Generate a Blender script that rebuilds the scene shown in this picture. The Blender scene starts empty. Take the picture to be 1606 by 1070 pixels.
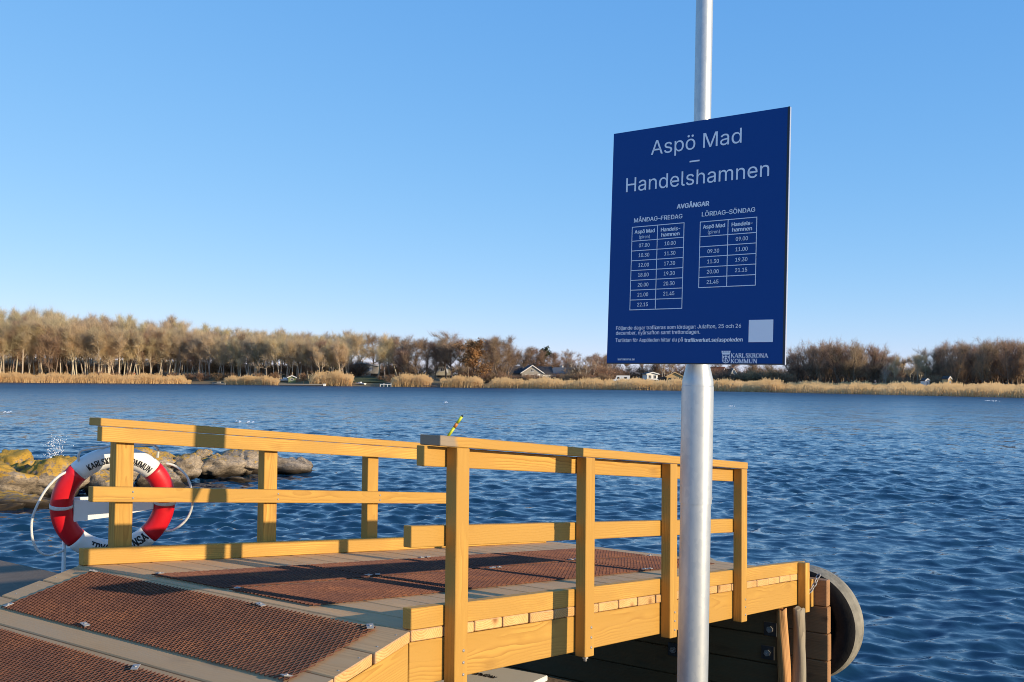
import bpy, math, random
import numpy as np
from mathutils import Vector, Matrix

random.seed(7)
rng = np.random.default_rng(11)
SC = bpy.context.scene
COL = SC.collection
rad = math.radians

# ------------------------------------------------------------------ camera
CAMZ = 2.6
PITCH, ROLL = 0.0376, 0.0098
fw = Vector((0, math.cos(PITCH), math.sin(PITCH)))
rt0 = Vector((1, 0, 0))
up0 = rt0.cross(fw)
rt = rt0 * math.cos(ROLL) + up0 * math.sin(ROLL)
upv = -rt0 * math.sin(ROLL) + up0 * math.cos(ROLL)
cam = bpy.data.cameras.new('camera')
cam.sensor_width = 36
cam.lens = 36 * 1618.7 / 1606
cam.clip_start = 0.05
cam.clip_end = 20000
co = bpy.data.objects.new('camera', cam)
m = Matrix((rt, upv, -fw)).transposed().to_4x4()
m.translation = (0, 0, CAMZ)
co.matrix_world = m
COL.objects.link(co)
SC.camera = co

# ------------------------------------------------------------------ sky, sun, exposure
SUN_EL = rad(13.4)
sun_h = Vector((0.8735, -0.4875, 0))
to_sun = Vector((sun_h.x * math.cos(SUN_EL), sun_h.y * math.cos(SUN_EL), math.sin(SUN_EL)))
W = bpy.data.worlds.new('World')
SC.world = W
W.use_nodes = True
wn = W.node_tree
for n in list(wn.nodes):
    wn.nodes.remove(n)
sky = wn.nodes.new('ShaderNodeTexSky')
sky.sky_type = 'NISHITA'
sky.sun_disc = False
sky.sun_elevation = SUN_EL
sky.sun_rotation = math.atan2(sun_h.x, sun_h.y)
sky.altitude = 2500
sky.air_density = 0.9
sky.dust_density = 0.0
sky.ozone_density = 5.0
bg = wn.nodes.new('ShaderNodeBackground')
bg.inputs['Strength'].default_value = 0.15
out = wn.nodes.new('ShaderNodeOutputWorld')
# the camera's own tone response to the sky: one curve per channel, the same over the whole dome
sepc = wn.nodes.new('ShaderNodeSeparateColor'); comb = wn.nodes.new('ShaderNodeCombineColor')
wn.links.new(sky.outputs[0], sepc.inputs[0])
for ch_, (gam_, k_) in enumerate(((0.85, 1.17), (0.50, 1.50), (0.25, 2.57))):
    pw = wn.nodes.new('ShaderNodeMath'); pw.operation = 'POWER'; pw.inputs[1].default_value = gam_
    ml = wn.nodes.new('ShaderNodeMath'); ml.operation = 'MULTIPLY'; ml.inputs[1].default_value = k_
    wn.links.new(sepc.outputs[ch_], pw.inputs[0]); wn.links.new(pw.outputs[0], ml.inputs[0]); wn.links.new(ml.outputs[0], comb.inputs[ch_])
wn.links.new(comb.outputs[0], bg.inputs[0])
wn.links.new(bg.outputs[0], out.inputs[0])

sl = bpy.data.lights.new('sun', 'SUN')
sl.energy = 3.6
sl.angle = rad(0.5)
sl.color = (1.0, 0.82, 0.57)
so = bpy.data.objects.new('sun', sl)
so.rotation_euler = to_sun.to_track_quat('Z', 'Y').to_euler()
so.location = (30, -20, 30)
COL.objects.link(so)

SC.view_settings.view_transform = 'Standard'
SC.view_settings.look = 'None'
SC.view_settings.exposure = 0.75
SC.view_settings.gamma = 1
SC.view_settings.use_curve_mapping = False
SC.render.engine = 'CYCLES'
SC.cycles.max_bounces = 6
SC.cycles.pixel_filter_type = 'BLACKMAN_HARRIS'
SC.cycles.filter_width = 1.0

# ------------------------------------------------------------------ helpers
F_PX = 1618.7


def hor(x):
    return 595.9 + (x - 803) * 0.0098


def wx(px, Y):
    """sideways metres of picture column px at distance Y"""
    return (px - 803) / F_PX * Y


def wz(px, py, Y):
    return CAMZ - (py - hor(px)) * Y / F_PX


def tag(o, label=None, cat=None, group=None, kind=None):
    if label: o['label'] = label
    if cat: o['category'] = cat
    if group: o['group'] = group
    if kind: o['kind'] = kind
    return o


def empty(name, loc=(0, 0, 0), rz=0.0):
    o = bpy.data.objects.new(name, None)
    o.location = loc
    o.rotation_euler = (0, 0, rz)
    o.empty_display_size = 0.1
    COL.objects.link(o)
    return o


def link(name, mesh, parent=None, loc=(0, 0, 0), rot=(0, 0, 0), scale=None):
    o = bpy.data.objects.new(name, mesh)
    o.location = loc
    o.rotation_euler = rot
    if scale: o.scale = scale
    if parent: o.parent = parent
    COL.objects.link(o)
    return o


def ident(p):
    return p


class MB:
    """collects geometry for one mesh; g = wood grain coordinates (along, across, across)"""

    def __init__(self):
        self.v = []; self.f = []; self.g = []; self.mi = []; self.sm = []

    def add(self, vs, fs, gs=None, mi=0, smooth=False):
        b = len(self.v)
        self.v += [tuple(p) for p in vs]
        self.g += [tuple(p) for p in (gs if gs is not None else vs)]
        for f in fs:
            self.f.append(tuple(b + i for i in f)); self.mi.append(mi); self.sm.append(smooth)

    def box(self, lo, hi, fn=ident, grain=0, bev=0.003, mi=0):
        lo = np.array(lo, float); hi = np.array(hi, float)
        c = (lo + hi) / 2; h = (hi - lo) / 2
        b = min(bev, h.min() * 0.45)
        vs = []; idx = {}
        for sx in (-1, 1):
            for sy in (-1, 1):
                for sz in (-1, 1):
                    for ax in range(3):
                        s = np.array([sx, sy, sz]) * (h - b)
                        s[ax] = (sx, sy, sz)[ax] * h[ax]
                        idx[(sx, sy, sz, ax)] = len(vs); vs.append(c + s)
        fs = []
        S = (-1, 1)
        for ax in range(3):
            o1, o2 = [a for a in range(3) if a != ax]
            for s in S:
                q = []
                for a, bb in ((-1, -1), (1, -1), (1, 1), (-1, 1)):
                    k = [0, 0, 0]; k[ax] = s; k[o1] = a; k[o2] = bb
                    q.append(idx[(k[0], k[1], k[2], ax)])
                fs.append(q)
            for a in S:
                for bb in S:
                    q = []
                    for s, axx in ((-1, o1), (1, o1), (1, o2), (-1, o2)):
                        k = [0, 0, 0]; k[ax] = s; k[o1] = a; k[o2] = bb
                        q.append(idx[(k[0], k[1], k[2], axx)])
                    fs.append(q)
        for sx in S:
            for sy in S:
                for sz in S:
                    fs.append([idx[(sx, sy, sz, a)] for a in range(3)])
        ff = []
        for q in fs:
            P = [vs[i] for i in q]
            n = np.cross(P[1] - P[0], P[2] - P[0])
            if n @ (sum(P) / len(P) - c) < 0: q = q[::-1]
            ff.append(q)
        o = [a for a in range(3) if a != grain]
        gs = [(p[grain], p[o[0]] - c[o[0]], p[o[1]] - c[o[1]]) for p in vs]
        self.add([fn(tuple(p)) for p in vs], ff, gs, mi)

    def prism(self, poly, z0, z1, fn=ident, mi=0):
        """poly (x,y) ccw extruded z0..z1"""
        n = len(poly)
        vs = [fn((x, y, z0)) for x, y in poly] + [fn((x, y, z1)) for x, y in poly]
        fs = [tuple(range(n - 1, -1, -1)), tuple(range(n, 2 * n))]
        fs += [(i, (i + 1) % n, n + (i + 1) % n, n + i) for i in range(n)]
        self.add(vs, fs, None, mi)

    def tube(self, pts, r, seg=8, cap=True, mi=0, smooth=True):
        pts = [Vector(p) for p in pts]
        n = len(pts)
        rr = r if hasattr(r, '__len__') else [r] * n
        t0 = (pts[1] - pts[0]).normalized()
        a = t0.orthogonal().normalized()
        vs = []; gs = []
        L = 0
        for i, p in enumerate(pts):
            t = (pts[min(i + 1, n - 1)] - pts[max(i - 1, 0)])
            if t.length > 1e-9: t.normalize()
            else: t = t0
            a = (a - t * a.dot(t))
            a = a.normalized() if a.length > 1e-6 else t.orthogonal().normalized()
            b = t.cross(a)
            if i: L += (pts[i] - pts[i - 1]).length
            for k in range(seg):
                th = 2 * math.pi * k / seg
                vs.append(p + (a * math.cos(th) + b * math.sin(th)) * rr[i])
                gs.append((L, math.cos(th) * rr[i], math.sin(th) * rr[i]))
        fs = []
        for i in range(n - 1):
            for k in range(seg):
                k2 = (k + 1) % seg
                fs.append((i * seg + k, i * seg + k2, (i + 1) * seg + k2, (i + 1) * seg + k))
        self.add(vs, fs, gs, mi, smooth)
        if cap:
            b0 = len(self.v) - len(vs)
            self.f.append(tuple(b0 + k for k in range(seg - 1, -1, -1))); self.mi.append(mi); self.sm.append(False)
            e = b0 + (n - 1) * seg
            self.f.append(tuple(e + k for k in range(seg))); self.mi.append(mi); self.sm.append(False)

    def lathe(self, prof, seg=24, fn=ident, mi=0, smooth=True):
        """prof [(r,z)]; axis z"""
        vs = []; n = len(prof)
        for r, z in prof:
            for k in range(seg):
                th = 2 * math.pi * k / seg
                vs.append(fn((r * math.cos(th), r * math.sin(th), z)))
        fs = []
        for i in range(n - 1):
            for k in range(seg):
                k2 = (k + 1) % seg
                fs.append((i * seg + k, i * seg + k2, (i + 1) * seg + k2, (i + 1) * seg + k))
        self.add(vs, fs, None, mi, smooth)

    def mesh(self, name, mats):
        me = bpy.data.meshes.new(name)
        me.from_pydata(self.v, [], self.f)
        for mm in (mats if isinstance(mats, (list, tuple)) else [mats]):
            me.materials.append(mm)
        me.polygons.foreach_set('material_index', self.mi)
        me.polygons.foreach_set('use_smooth', self.sm)
        at = me.attributes.new('g', 'FLOAT_VECTOR', 'POINT')
        at.data.foreach_set('vector', np.array(self.g, np.float32).ravel())
        me.update()
        return me

    def build(self, name, mats, parent=None, loc=(0, 0, 0), rot=(0, 0, 0)):
        return link(name, self.mesh(name, mats), parent, loc, rot)


# ------------------------------------------------------------------ materials
class NT:
    def __init__(self, name):
        self.m = bpy.data.materials.new(name)
        self.m.use_nodes = True
        self.t = self.m.node_tree
        self.b = self.t.nodes['Principled BSDF']

    def n(self, typ, **kw):
        x = self.t.nodes.new('ShaderNode' + typ)
        for k, v in kw.items():
            if k.startswith('i_'):
                key = k[2:]
                key = int(key) if key.isdigit() else key.replace('_', ' ')
                self.set(x.inputs[key], v)
            else:
                setattr(x, k, v)
        return x

    def set(self, sock, v):
        if isinstance(v, bpy.types.NodeSocket): self.t.links.new(v, sock)
        elif hasattr(v, 'outputs'): self.t.links.new(v.outputs[0], sock)
        elif isinstance(v, (tuple, list)) and len(v) == 3 and sock.type == 'RGBA': sock.default_value = (*v, 1)
        else: sock.default_value = v

    def math(self, op, a, b=0.0, c=None):
        x = self.n('Math', operation=op)
        self.set(x.inputs[0], a); self.set(x.inputs[1], b)
        if c is not None: self.set(x.inputs[2], c)
        return x.outputs[0]

    def mix(self, fac, a, b, blend='MIX'):
        x = self.n('Mix', data_type='RGBA', blend_type=blend)
        self.set(x.inputs['Factor'], fac); self.set(x.inputs[6], a); self.set(x.inputs[7], b)
        return x.outputs[2]

    def ramp(self, fac, stops):
        x = self.n('ValToRGB')
        el = x.color_ramp.elements
        while len(el) < len(stops): el.new(0.5)
        for e, (p, c) in zip(el, stops):
            e.position = p
            e.color = (*c, 1) if hasattr(c, '__len__') else (c, c, c, 1)
        self.set(x.inputs[0], fac)
        return x.outputs[0]

    def noise(self, vec, scale, detail=4, rough=0.55):
        x = self.n('TexNoise')
        self.set(x.inputs['Vector'], vec)
        x.inputs['Scale'].default_value = scale
        x.inputs['Detail'].default_value = detail
        x.inputs['Roughness'].default_value = rough
        return x.outputs[0]

    def vscale(self, vec, s):
        x = self.n('VectorMath', operation='MULTIPLY')
        self.set(x.inputs[0], vec); x.inputs[1].default_value = s
        return x.outputs[0]

    def vadd(self, a, b):
        x = self.n('VectorMath', operation='ADD')
        self.set(x.inputs[0], a); self.set(x.inputs[1], b)
        return x.outputs[0]

    def bump(self, h, strength=0.3, dist=0.01):
        x = self.n('Bump')
        self.set(x.inputs['Height'], h)
        x.inputs['Strength'].default_value = strength
        x.inputs['Distance'].default_value = dist
        self.t.links.new(x.outputs[0], self.b.inputs['Normal'])

    def out(self, col=None, rough=None, metal=None, spec=None):
        if col is not None: self.set(self.b.inputs['Base Color'], col)
        if rough is not None: self.set(self.b.inputs['Roughness'], rough)
        if metal is not None: self.set(self.b.inputs['Metallic'], metal)
        if spec is not None: self.set(self.b.inputs['Specular IOR Level'], spec)
        return self.m


def wood(name, light, dark, knot, ringmix=0.45, weather=None, wmix=0.0, rough=0.65, vary=0.25, endgrey=None):
    N = NT(name)
    g = N.n('Attribute', attribute_name='g').outputs['Vector']
    rnd = N.n('ObjectInfo').outputs['Random']
    off = N.n('CombineXYZ')
    N.set(off.inputs[0], N.math('MULTIPLY', rnd, 37.0))
    N.set(off.inputs[1], N.math('MULTIPLY', N.math('SUBTRACT', rnd, 0.5), 0.13))
    N.set(off.inputs[2], N.math('SUBTRACT', N.math('MULTIPLY', N.math('FRACT', N.math('MULTIPLY', rnd, 7.31)), 0.12), 0.14))
    p = N.vadd(g, off.outputs[0])
    wob = N.noise(N.vscale(p, (1.6, 5, 5)), 1.0, 3)
    sp = N.n('SeparateXYZ'); N.set(sp.inputs[0], p)
    r = N.math('SQRT', N.math('ADD', N.math('POWER', sp.outputs[1], 2.0), N.math('POWER', sp.outputs[2], 2.0)))
    # knots pull the rings apart
    kv = N.n('TexVoronoi', feature='F1')
    N.set(kv.inputs['Vector'], N.vscale(p, (2.6, 6.5, 6.5))); kv.inputs['Scale'].default_value = 1.0
    kd = kv.outputs['Distance']
    rr = N.math('ADD', N.math('ADD', r, N.math('MULTIPLY', wob, 0.045)), N.math('MULTIPLY', N.math('SMOOTH_MIN', kd, 0.45, 0.2), 0.03))
    s = N.math('FRACT', N.math('MULTIPLY', rr, 1 / 0.0105))
    s = N.math('POWER', s, 2.2)
    streak = N.noise(N.vscale(p, (1.2, 70, 70)), 1.0, 4, 0.6)
    broad = N.noise(N.vscale(p, (0.9, 6, 6)), 1.0, 3)
    f = N.math('ADD', N.math('MULTIPLY', s, ringmix), N.math('MULTIPLY', N.math('SUBTRACT', streak, 0.35), 0.7))
    f = N.math('ADD', f, N.math('MULTIPLY', N.math('SUBTRACT', broad, 0.5), 1.1))
    col = N.mix(N.ramp(f, [(0.0, 0.0), (0.85, 1.0)]), light, dark)
    crack = N.noise(N.vscale(p, (0.7, 150, 150)), 1.0, 2, 0.5)
    col = N.mix(N.ramp(crack, [(0.70, 0.0), (0.76, 0.7)]), col, knot)
    col = N.mix(N.ramp(kd, [(0.08, 1.0), (0.15, 0.45), (0.24, 0.0)]), col, knot)
    v = N.math('ADD', N.math('MULTIPLY', rnd, vary), 1.0 - vary * 0.5)
    mul = N.n('Mix', data_type='RGBA', blend_type='MULTIPLY'); mul.inputs['Factor'].default_value = 1.0
    N.set(mul.inputs[6], col)
    cc = N.n('CombineColor'); [N.set(cc.inputs[i], v) for i in range(3)]
    N.set(mul.inputs[7], cc.outputs[0])
    col = mul.outputs[2]
    if weather:
        wn_ = N.noise(N.vscale(p, (2.0, 9, 9)), 1.0, 5)
        col = N.mix(N.ramp(wn_, [(0.5 - wmix * 0.5, 1.0), (0.95 - wmix * 0.3, 0.0)]), col, weather)
    if endgrey:     # grey mixed in near the start of the grain, fading out along it
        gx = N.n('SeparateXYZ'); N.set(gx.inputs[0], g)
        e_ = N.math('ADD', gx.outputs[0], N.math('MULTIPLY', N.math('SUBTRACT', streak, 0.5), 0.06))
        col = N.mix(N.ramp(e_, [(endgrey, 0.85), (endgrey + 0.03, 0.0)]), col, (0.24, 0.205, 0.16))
    N.bump(f, 0.35, 0.003)
    return N.out(col, rough, spec=0.3)


M = {}
M['pine'] = wood('pine_timber', (0.78, 0.46, 0.098), (0.34, 0.145, 0.02), (0.17, 0.062, 0.014), 1.0, (0.45, 0.245, 0.05), 0.12, 0.62, 0.38)
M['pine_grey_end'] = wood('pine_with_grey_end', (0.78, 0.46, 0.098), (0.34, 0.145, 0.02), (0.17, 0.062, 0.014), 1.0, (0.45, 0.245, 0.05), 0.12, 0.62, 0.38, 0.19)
M['plank'] = wood('deck_timber', (0.74, 0.42, 0.17), (0.46, 0.24, 0.09), (0.2, 0.10, 0.045), 0.6, (0.52, 0.33, 0.17), 0.3, 0.8, 0.35)
M['endgrain'] = wood('plank_end_timber', (0.68, 0.42, 0.16), (0.44, 0.215, 0.06), (0.28, 0.12, 0.035), 0.7)
M['dark_wood'] = wood('creosoted_timber', (0.21, 0.12, 0.048), (0.10, 0.055, 0.024), (0.03, 0.02, 0.012), 0.5, (0.14, 0.11, 0.055), 0.4, 0.7)
M['brown_wood'] = wood('fender_timber', (0.36, 0.19, 0.085), (0.19, 0.095, 0.042), (0.05, 0.03, 0.02), 0.4)
M['log'] = wood('grey_log', (0.33, 0.25, 0.15), (0.13, 0.09, 0.05), (0.07, 0.045, 0.03), 0.8, (0.30, 0.27, 0.2), 0.4, 0.8)
M['split'] = wood('split_log', (0.60, 0.31, 0.11), (0.32, 0.14, 0.045), (0.2, 0.08, 0.03), 0.7)


def plain(name, col, rough=0.5, metal=0.0, vary=0.15, scale=8.0, bump=0.0, bscale=60, spec=0.5, col2=None, rand=0.0):
    N = NT(name)
    tc = N.n('TexCoord').outputs['Object']
    n1 = N.noise(tc, scale, 5, 0.6)
    c2 = col2 if col2 else tuple(c * (1 - vary * 2) for c in col)
    c = N.mix(N.ramp(n1, [(0.3, 1.0), (0.7, 0.0)]), col, c2)
    if rand:
        rnd = N.n('ObjectInfo').outputs['Random']
        hs = N.n('HueSaturation'); N.set(hs.inputs['Color'], c)
        N.set(hs.inputs['Value'], N.math('ADD', N.math('MULTIPLY', rnd, rand), 1 - rand / 2))
        N.set(hs.inputs['Hue'], N.math('ADD', N.math('MULTIPLY', N.math('FRACT', N.math('MULTIPLY', rnd, 13.7)), 0.03), 0.485))
        c = hs.outputs[0]
    if bump: N.bump(N.noise(tc, bscale, 4), bump, 0.01)
    return N.out(c, rough, metal, spec)


def rust_mat():
    N = NT('rusty_steel')
    tc = N.n('TexCoord').outputs['Object']
    a = N.noise(tc, 2.2, 4); b = N.noise(tc, 45, 4, 0.7)
    c = N.mix(N.ramp(a, [(0.38, 0.0), (0.66, 1.0)]), (0.15, 0.070, 0.052), (0.29, 0.118, 0.060))
    c = N.mix(N.ramp(b, [(0.42, 0.0), (0.62, 0.9)]), c, (0.11, 0.048, 0.034))
    N.bump(b, 0.3, 0.002)
    return N.out(c, 0.85, 0.0, 0.2)


M['rust'] = rust_mat()


def galv_mat():
    N = NT('galvanised_steel')
    tc = N.n('TexCoord').outputs['Object']
    v = N.n('TexVoronoi', feature='F1'); N.set(v.inputs['Vector'], N.vscale(tc, (1, 1, 0.6))); v.inputs['Scale'].default_value = 55
    vc = N.n('SeparateColor'); N.set(vc.inputs[0], v.outputs['Color'])
    st = N.noise(N.vscale(tc, (18, 18, 0.8)), 1.0, 4)
    f = N.math('ADD', N.math('MULTIPLY', vc.outputs[0], 0.25), N.math('MULTIPLY', st, 0.75))
    c = N.mix(N.ramp(f, [(0.3, 0.0), (0.7, 1.0)]), (0.45, 0.48, 0.49), (0.56, 0.575, 0.56))
    sc = N.noise(N.vscale(tc, (30, 30, 12)), 1.0, 3, 0.7)
    c = N.mix(N.ramp(sc, [(0.74, 0.0), (0.80, 1.0)]), c, (0.32, 0.31, 0.29))
    N.bump(N.noise(tc, 90, 3), 0.08, 0.002)
    return N.out(c, 0.42, 0.55)


M['galv'] = galv_mat()
M['bolt'] = plain('zinc_bolt', (0.42, 0.40, 0.37), 0.6, 0.35, 0.15)
M['plate'] = plain('dark_zinc_plate', (0.10, 0.10, 0.10), 0.5, 0.6, 0.15)
M['sign_blue'] = plain('sign_blue_print', (0.0004, 0.056, 0.24), 0.5, 0, 0.02, 2, spec=0.2)
M['sign_white'] = plain('sign_white_print', (0.9, 0.91, 0.93), 0.5, 0, 0.01)
M['alu'] = plain('aluminium_edge', (0.6, 0.62, 0.66), 0.35, 0.6, 0.05)
M['black_edge'] = plain('sign_black_edge', (0.012, 0.014, 0.022), 0.4)
M['white_plastic'] = plain('white_plastic', (0.80, 0.80, 0.77), 0.38, 0, 0.04, 6, 0.05, 40)
M['red_plastic'] = plain('red_plastic', (0.62, 0.008, 0.018), 0.42, 0, 0.06, 6, 0.06, 40)
M['black_print'] = plain('black_print', (0.015, 0.015, 0.018), 0.6)
M['white_rope'] = plain('white_rope', (0.74, 0.74, 0.70), 0.8, 0, 0.08, 80, 0.4, 200)
M['tyre'] = plain('black_rubber', (0.020, 0.019, 0.018), 0.8, 0, 0.2, 9, 0.3, 40, spec=0.15)
M['tread'] = plain('worn_rubber', (0.30, 0.275, 0.215), 0.85, 0, 0.28, 7, 0.5, 30)
M['concrete'] = plain('concrete', (0.22, 0.165, 0.12), 0.95, 0, 0.2, 1.3, 0.4, 50, spec=0.2)
M['grey_sheet'] = plain('pale_grey_sheet', (0.74, 0.73, 0.70), 0.5, 0, 0.04, 3)
M['yg'] = plain('yellow_green_paint', (0.55, 0.62, 0.03), 0.4)
M['orange'] = plain('orange_paint', (0.6, 0.2, 0.03), 0.4)
M['yg_rope'] = plain('yellow_green_rope', (0.5, 0.5, 0.12), 0.8)


def rock_mat():
    N = NT('lichen_rock')
    tc = N.n('TexCoord').outputs['Object']
    rnd = N.n('ObjectInfo').outputs['Random']
    off = N.n('CombineXYZ'); N.set(off.inputs[0], N.math('MULTIPLY', rnd, 60.0))
    p = N.vadd(tc, off.outputs[0])
    a = N.noise(p, 1.6, 6, 0.6); b = N.noise(p, 9, 6, 0.7)
    c = N.mix(N.ramp(a, [(0.35, 0.0), (0.65, 1.0)]), (0.20, 0.16, 0.12), (0.46, 0.37, 0.27))
    c = N.mix(N.ramp(b, [(0.35, 0.75), (0.55, 0.0)]), c, (0.085, 0.07, 0.055))
    # yellow lichen: world-space coverage, thicker towards the landward (left) end and on upper faces
    geo = N.n('NewGeometry')
    sn = N.n('SeparateXYZ'); N.set(sn.inputs[0], geo.outputs['Normal'])
    spz = N.n('SeparateXYZ'); N.set(spz.inputs[0], geo.outputs['Position'])
    l = N.noise(p, 4.5, 7, 0.72)
    cov = N.math('ADD', l, N.math('MULTIPLY', sn.outputs[2], 0.12))
    cov = N.math('ADD', cov, N.math('MULTIPLY', N.math('MULTIPLY', N.math('ADD', spz.outputs[0], 8.2), -1.0), 0.045))
    cov = N.math('ADD', cov, N.math('MULTIPLY', N.math('SUBTRACT', spz.outputs[2], 0.6), 0.18))
    c = N.mix(N.ramp(cov, [(0.575, 0.0), (0.64, 0.9)]), c, N.mix(b, (0.37, 0.20, 0.02), (0.56, 0.33, 0.04)))
    # wet, algae-dark foot
    wet = N.math('ADD', spz.outputs[2], N.math('MULTIPLY', a, 0.2))
    c = N.mix(N.ramp(wet, [(0.20, 1.0), (0.34, 0.0)]), c, (0.035, 0.026, 0.018))
    cr_ = N.math('ABSOLUTE', N.math('SUBTRACT', N.noise(N.vscale(p, (1, 1, 2.2)), 2.6, 5, 0.6), 0.5))
    c = N.mix(N.ramp(cr_, [(0.0, 0.6), (0.008, 0.0)]), c, (0.03, 0.024, 0.018))
    N.bump(N.math('ADD', b, N.math('MULTIPLY', N.ramp(cr_, [(0.0, 0.0), (0.012, 1.0)]), 0.4)), 0.55, 0.05)
    return N.out(c, 0.9, spec=0.25)


M['rock'] = rock_mat()
M['bark_pale'] = plain('pale_bark', (0.54, 0.45, 0.33), 0.9, 0, 0.15, 1.0, rand=0.3)
M['bark_dark'] = plain('dark_bark', (0.26, 0.19, 0.135), 0.9, 0, 0.2, 1.0, rand=0.3)
M['birch'] = plain('birch_bark', (0.62, 0.55, 0.45), 0.9, 0, 0.3, 1.5)
M['twig_pale'] = plain('olive_twigs', (0.30, 0.225, 0.125), 0.95, 0, 0.22, 0.25, rand=0.4)
M['twig_brown'] = plain('brown_twigs', (0.20, 0.125, 0.08), 0.95, 0, 0.2, 0.25, rand=0.35)
M['leaf_orange'] = plain('dry_orange_leaves', (0.36, 0.175, 0.06), 0.9, 0, 0.2, 0.3)
M['needle'] = plain('pine_needles', (0.045, 0.06, 0.022), 0.9, 0, 0.25, 0.5)
M['shrub'] = plain('brown_shrub', (0.20, 0.12, 0.065), 0.95, 0, 0.3, 0.4, rand=0.4)
def straw(name, col, col2, scale, rand=0.0, tr=0.45):
    N = NT(name)
    tc = N.n('TexCoord').outputs['Object']
    c = N.mix(N.ramp(N.noise(tc, scale, 4), [(0.3, 0.0), (0.7, 1.0)]), col, col2)
    if rand:
        rnd = N.n('ObjectInfo').outputs['Random']
        hs = N.n('HueSaturation'); N.set(hs.inputs['Color'], c)
        N.set(hs.inputs['Value'], N.math('ADD', N.math('MULTIPLY', rnd, rand), 1 - rand / 2))
        N.set(hs.inputs['Hue'], N.math('ADD', N.math('MULTIPLY', N.math('FRACT', N.math('MULTIPLY', rnd, 13.7)), 0.03), 0.485))
        c = hs.outputs[0]
    d = N.n('BsdfDiffuse'); t = N.n('BsdfTranslucent'); mx = N.n('MixShader')
    N.set(d.inputs[0], c); N.set(t.inputs[0], c); mx.inputs[0].default_value = tr
    N.t.links.new(d.outputs[0], mx.inputs[1]); N.t.links.new(t.outputs[0], mx.inputs[2])
    N.t.links.new(mx.outputs[0], N.t.nodes['Material Output'].inputs[0])
    N.t.nodes.remove(N.b)
    return N.m


M['twig_pale'] = straw('olive_twigs', (0.70, 0.56, 0.35), (0.58, 0.44, 0.25), 0.25, 0.35)
M['twig_brown'] = straw('brown_twigs', (0.46, 0.32, 0.21), (0.35, 0.225, 0.145), 0.25, 0.35)
M['leaf_orange'] = straw('dry_orange_leaves', (0.52, 0.30, 0.135), (0.40, 0.22, 0.10), 0.3)
M['shrub'] = straw('brown_shrub', (0.42, 0.27, 0.16), (0.31, 0.19, 0.11), 0.4, 0.4)
M['land'] = plain('leaf_litter', (0.24, 0.16, 0.09), 1.0, 0, 0.25, 0.08, col2=(0.17, 0.15, 0.07))
M['reed'] = straw('dry_reed', (0.90, 0.66, 0.36), (0.74, 0.51, 0.25), 0.12)

# ------------------------------------------------------------------ WATER
def water_mat():
    N = NT('sea_water')
    geo = N.n('NewGeometry').outputs['Position']
    p = N.vscale(geo, (1.0, 1.0, 0.0))
    rot = N.n('VectorRotate', rotation_type='Z_AXIS'); N.set(rot.inputs['Vector'], p); rot.inputs['Angle'].default_value = 0.35
    q = N.vscale(rot.outputs[0], (0.62, 1.0, 1.0))
    def tilt(scale, amp, det=3):
        x = N.n('TexNoise'); N.set(x.inputs['Vector'], q)
        x.inputs['Scale'].default_value = scale; x.inputs['Detail'].default_value = det; x.inputs['Roughness'].default_value = 0.6
        y = N.n('VectorMath', operation='SUBTRACT'); N.set(y.inputs[0], x.outputs['Color']); y.inputs[1].default_value = (0.5, 0.5, 0.5)
        return N.vscale(y.outputs[0], (amp, amp, 0.0))
    gust = N.ramp(N.noise(q, 0.03, 4, 0.6), [(0.3, 0.6), (0.7, 1.15)])
    t = N.vadd(N.vadd(tilt(2.2, 0.55), tilt(9.0, 0.45)), tilt(0.45, 0.42))
    ln = N.n('VectorMath', operation='LENGTH'); N.set(ln.inputs[0], geo)
    far = N.n('MapRange'); N.set(far.inputs[0], ln.outputs['Value'])
    far.inputs[1].default_value = 50; far.inputs[2].default_value = 260; far.inputs[3].default_value = 1.0; far.inputs[4].default_value = 1.9
    gust = N.math('MULTIPLY', gust, far.outputs[0])    # takes over where the mesh waves get too small to model
    fr = N.n('MapRange'); N.set(fr.inputs[0], ln.outputs['Value'])
    fr.inputs[1].default_value = 45; fr.inputs[2].default_value = 230; fr.inputs[3].default_value = 0.06; fr.inputs[4].default_value = 0.42
    N.t.links.new(fr.outputs[0], N.b.inputs['Roughness'])
    g3 = N.n('CombineXYZ'); [N.set(g3.inputs[i], gust) for i in range(3)]
    tm = N.n('VectorMath', operation='MULTIPLY'); N.set(tm.inputs[0], t); N.set(tm.inputs[1], g3.outputs[0])
    nn = N.vadd(N.n('NewGeometry').outputs['Normal'], tm.outputs[0])
    nm = N.n('VectorMath', operation='NORMALIZE'); N.set(nm.inputs[0], nn)
    N.t.links.new(nm.outputs[0], N.b.inputs['Normal'])
    N.b.inputs['IOR'].default_value = 1.333
    return N.out((0.006, 0.030, 0.062))


M['water'] = water_mat()


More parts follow.
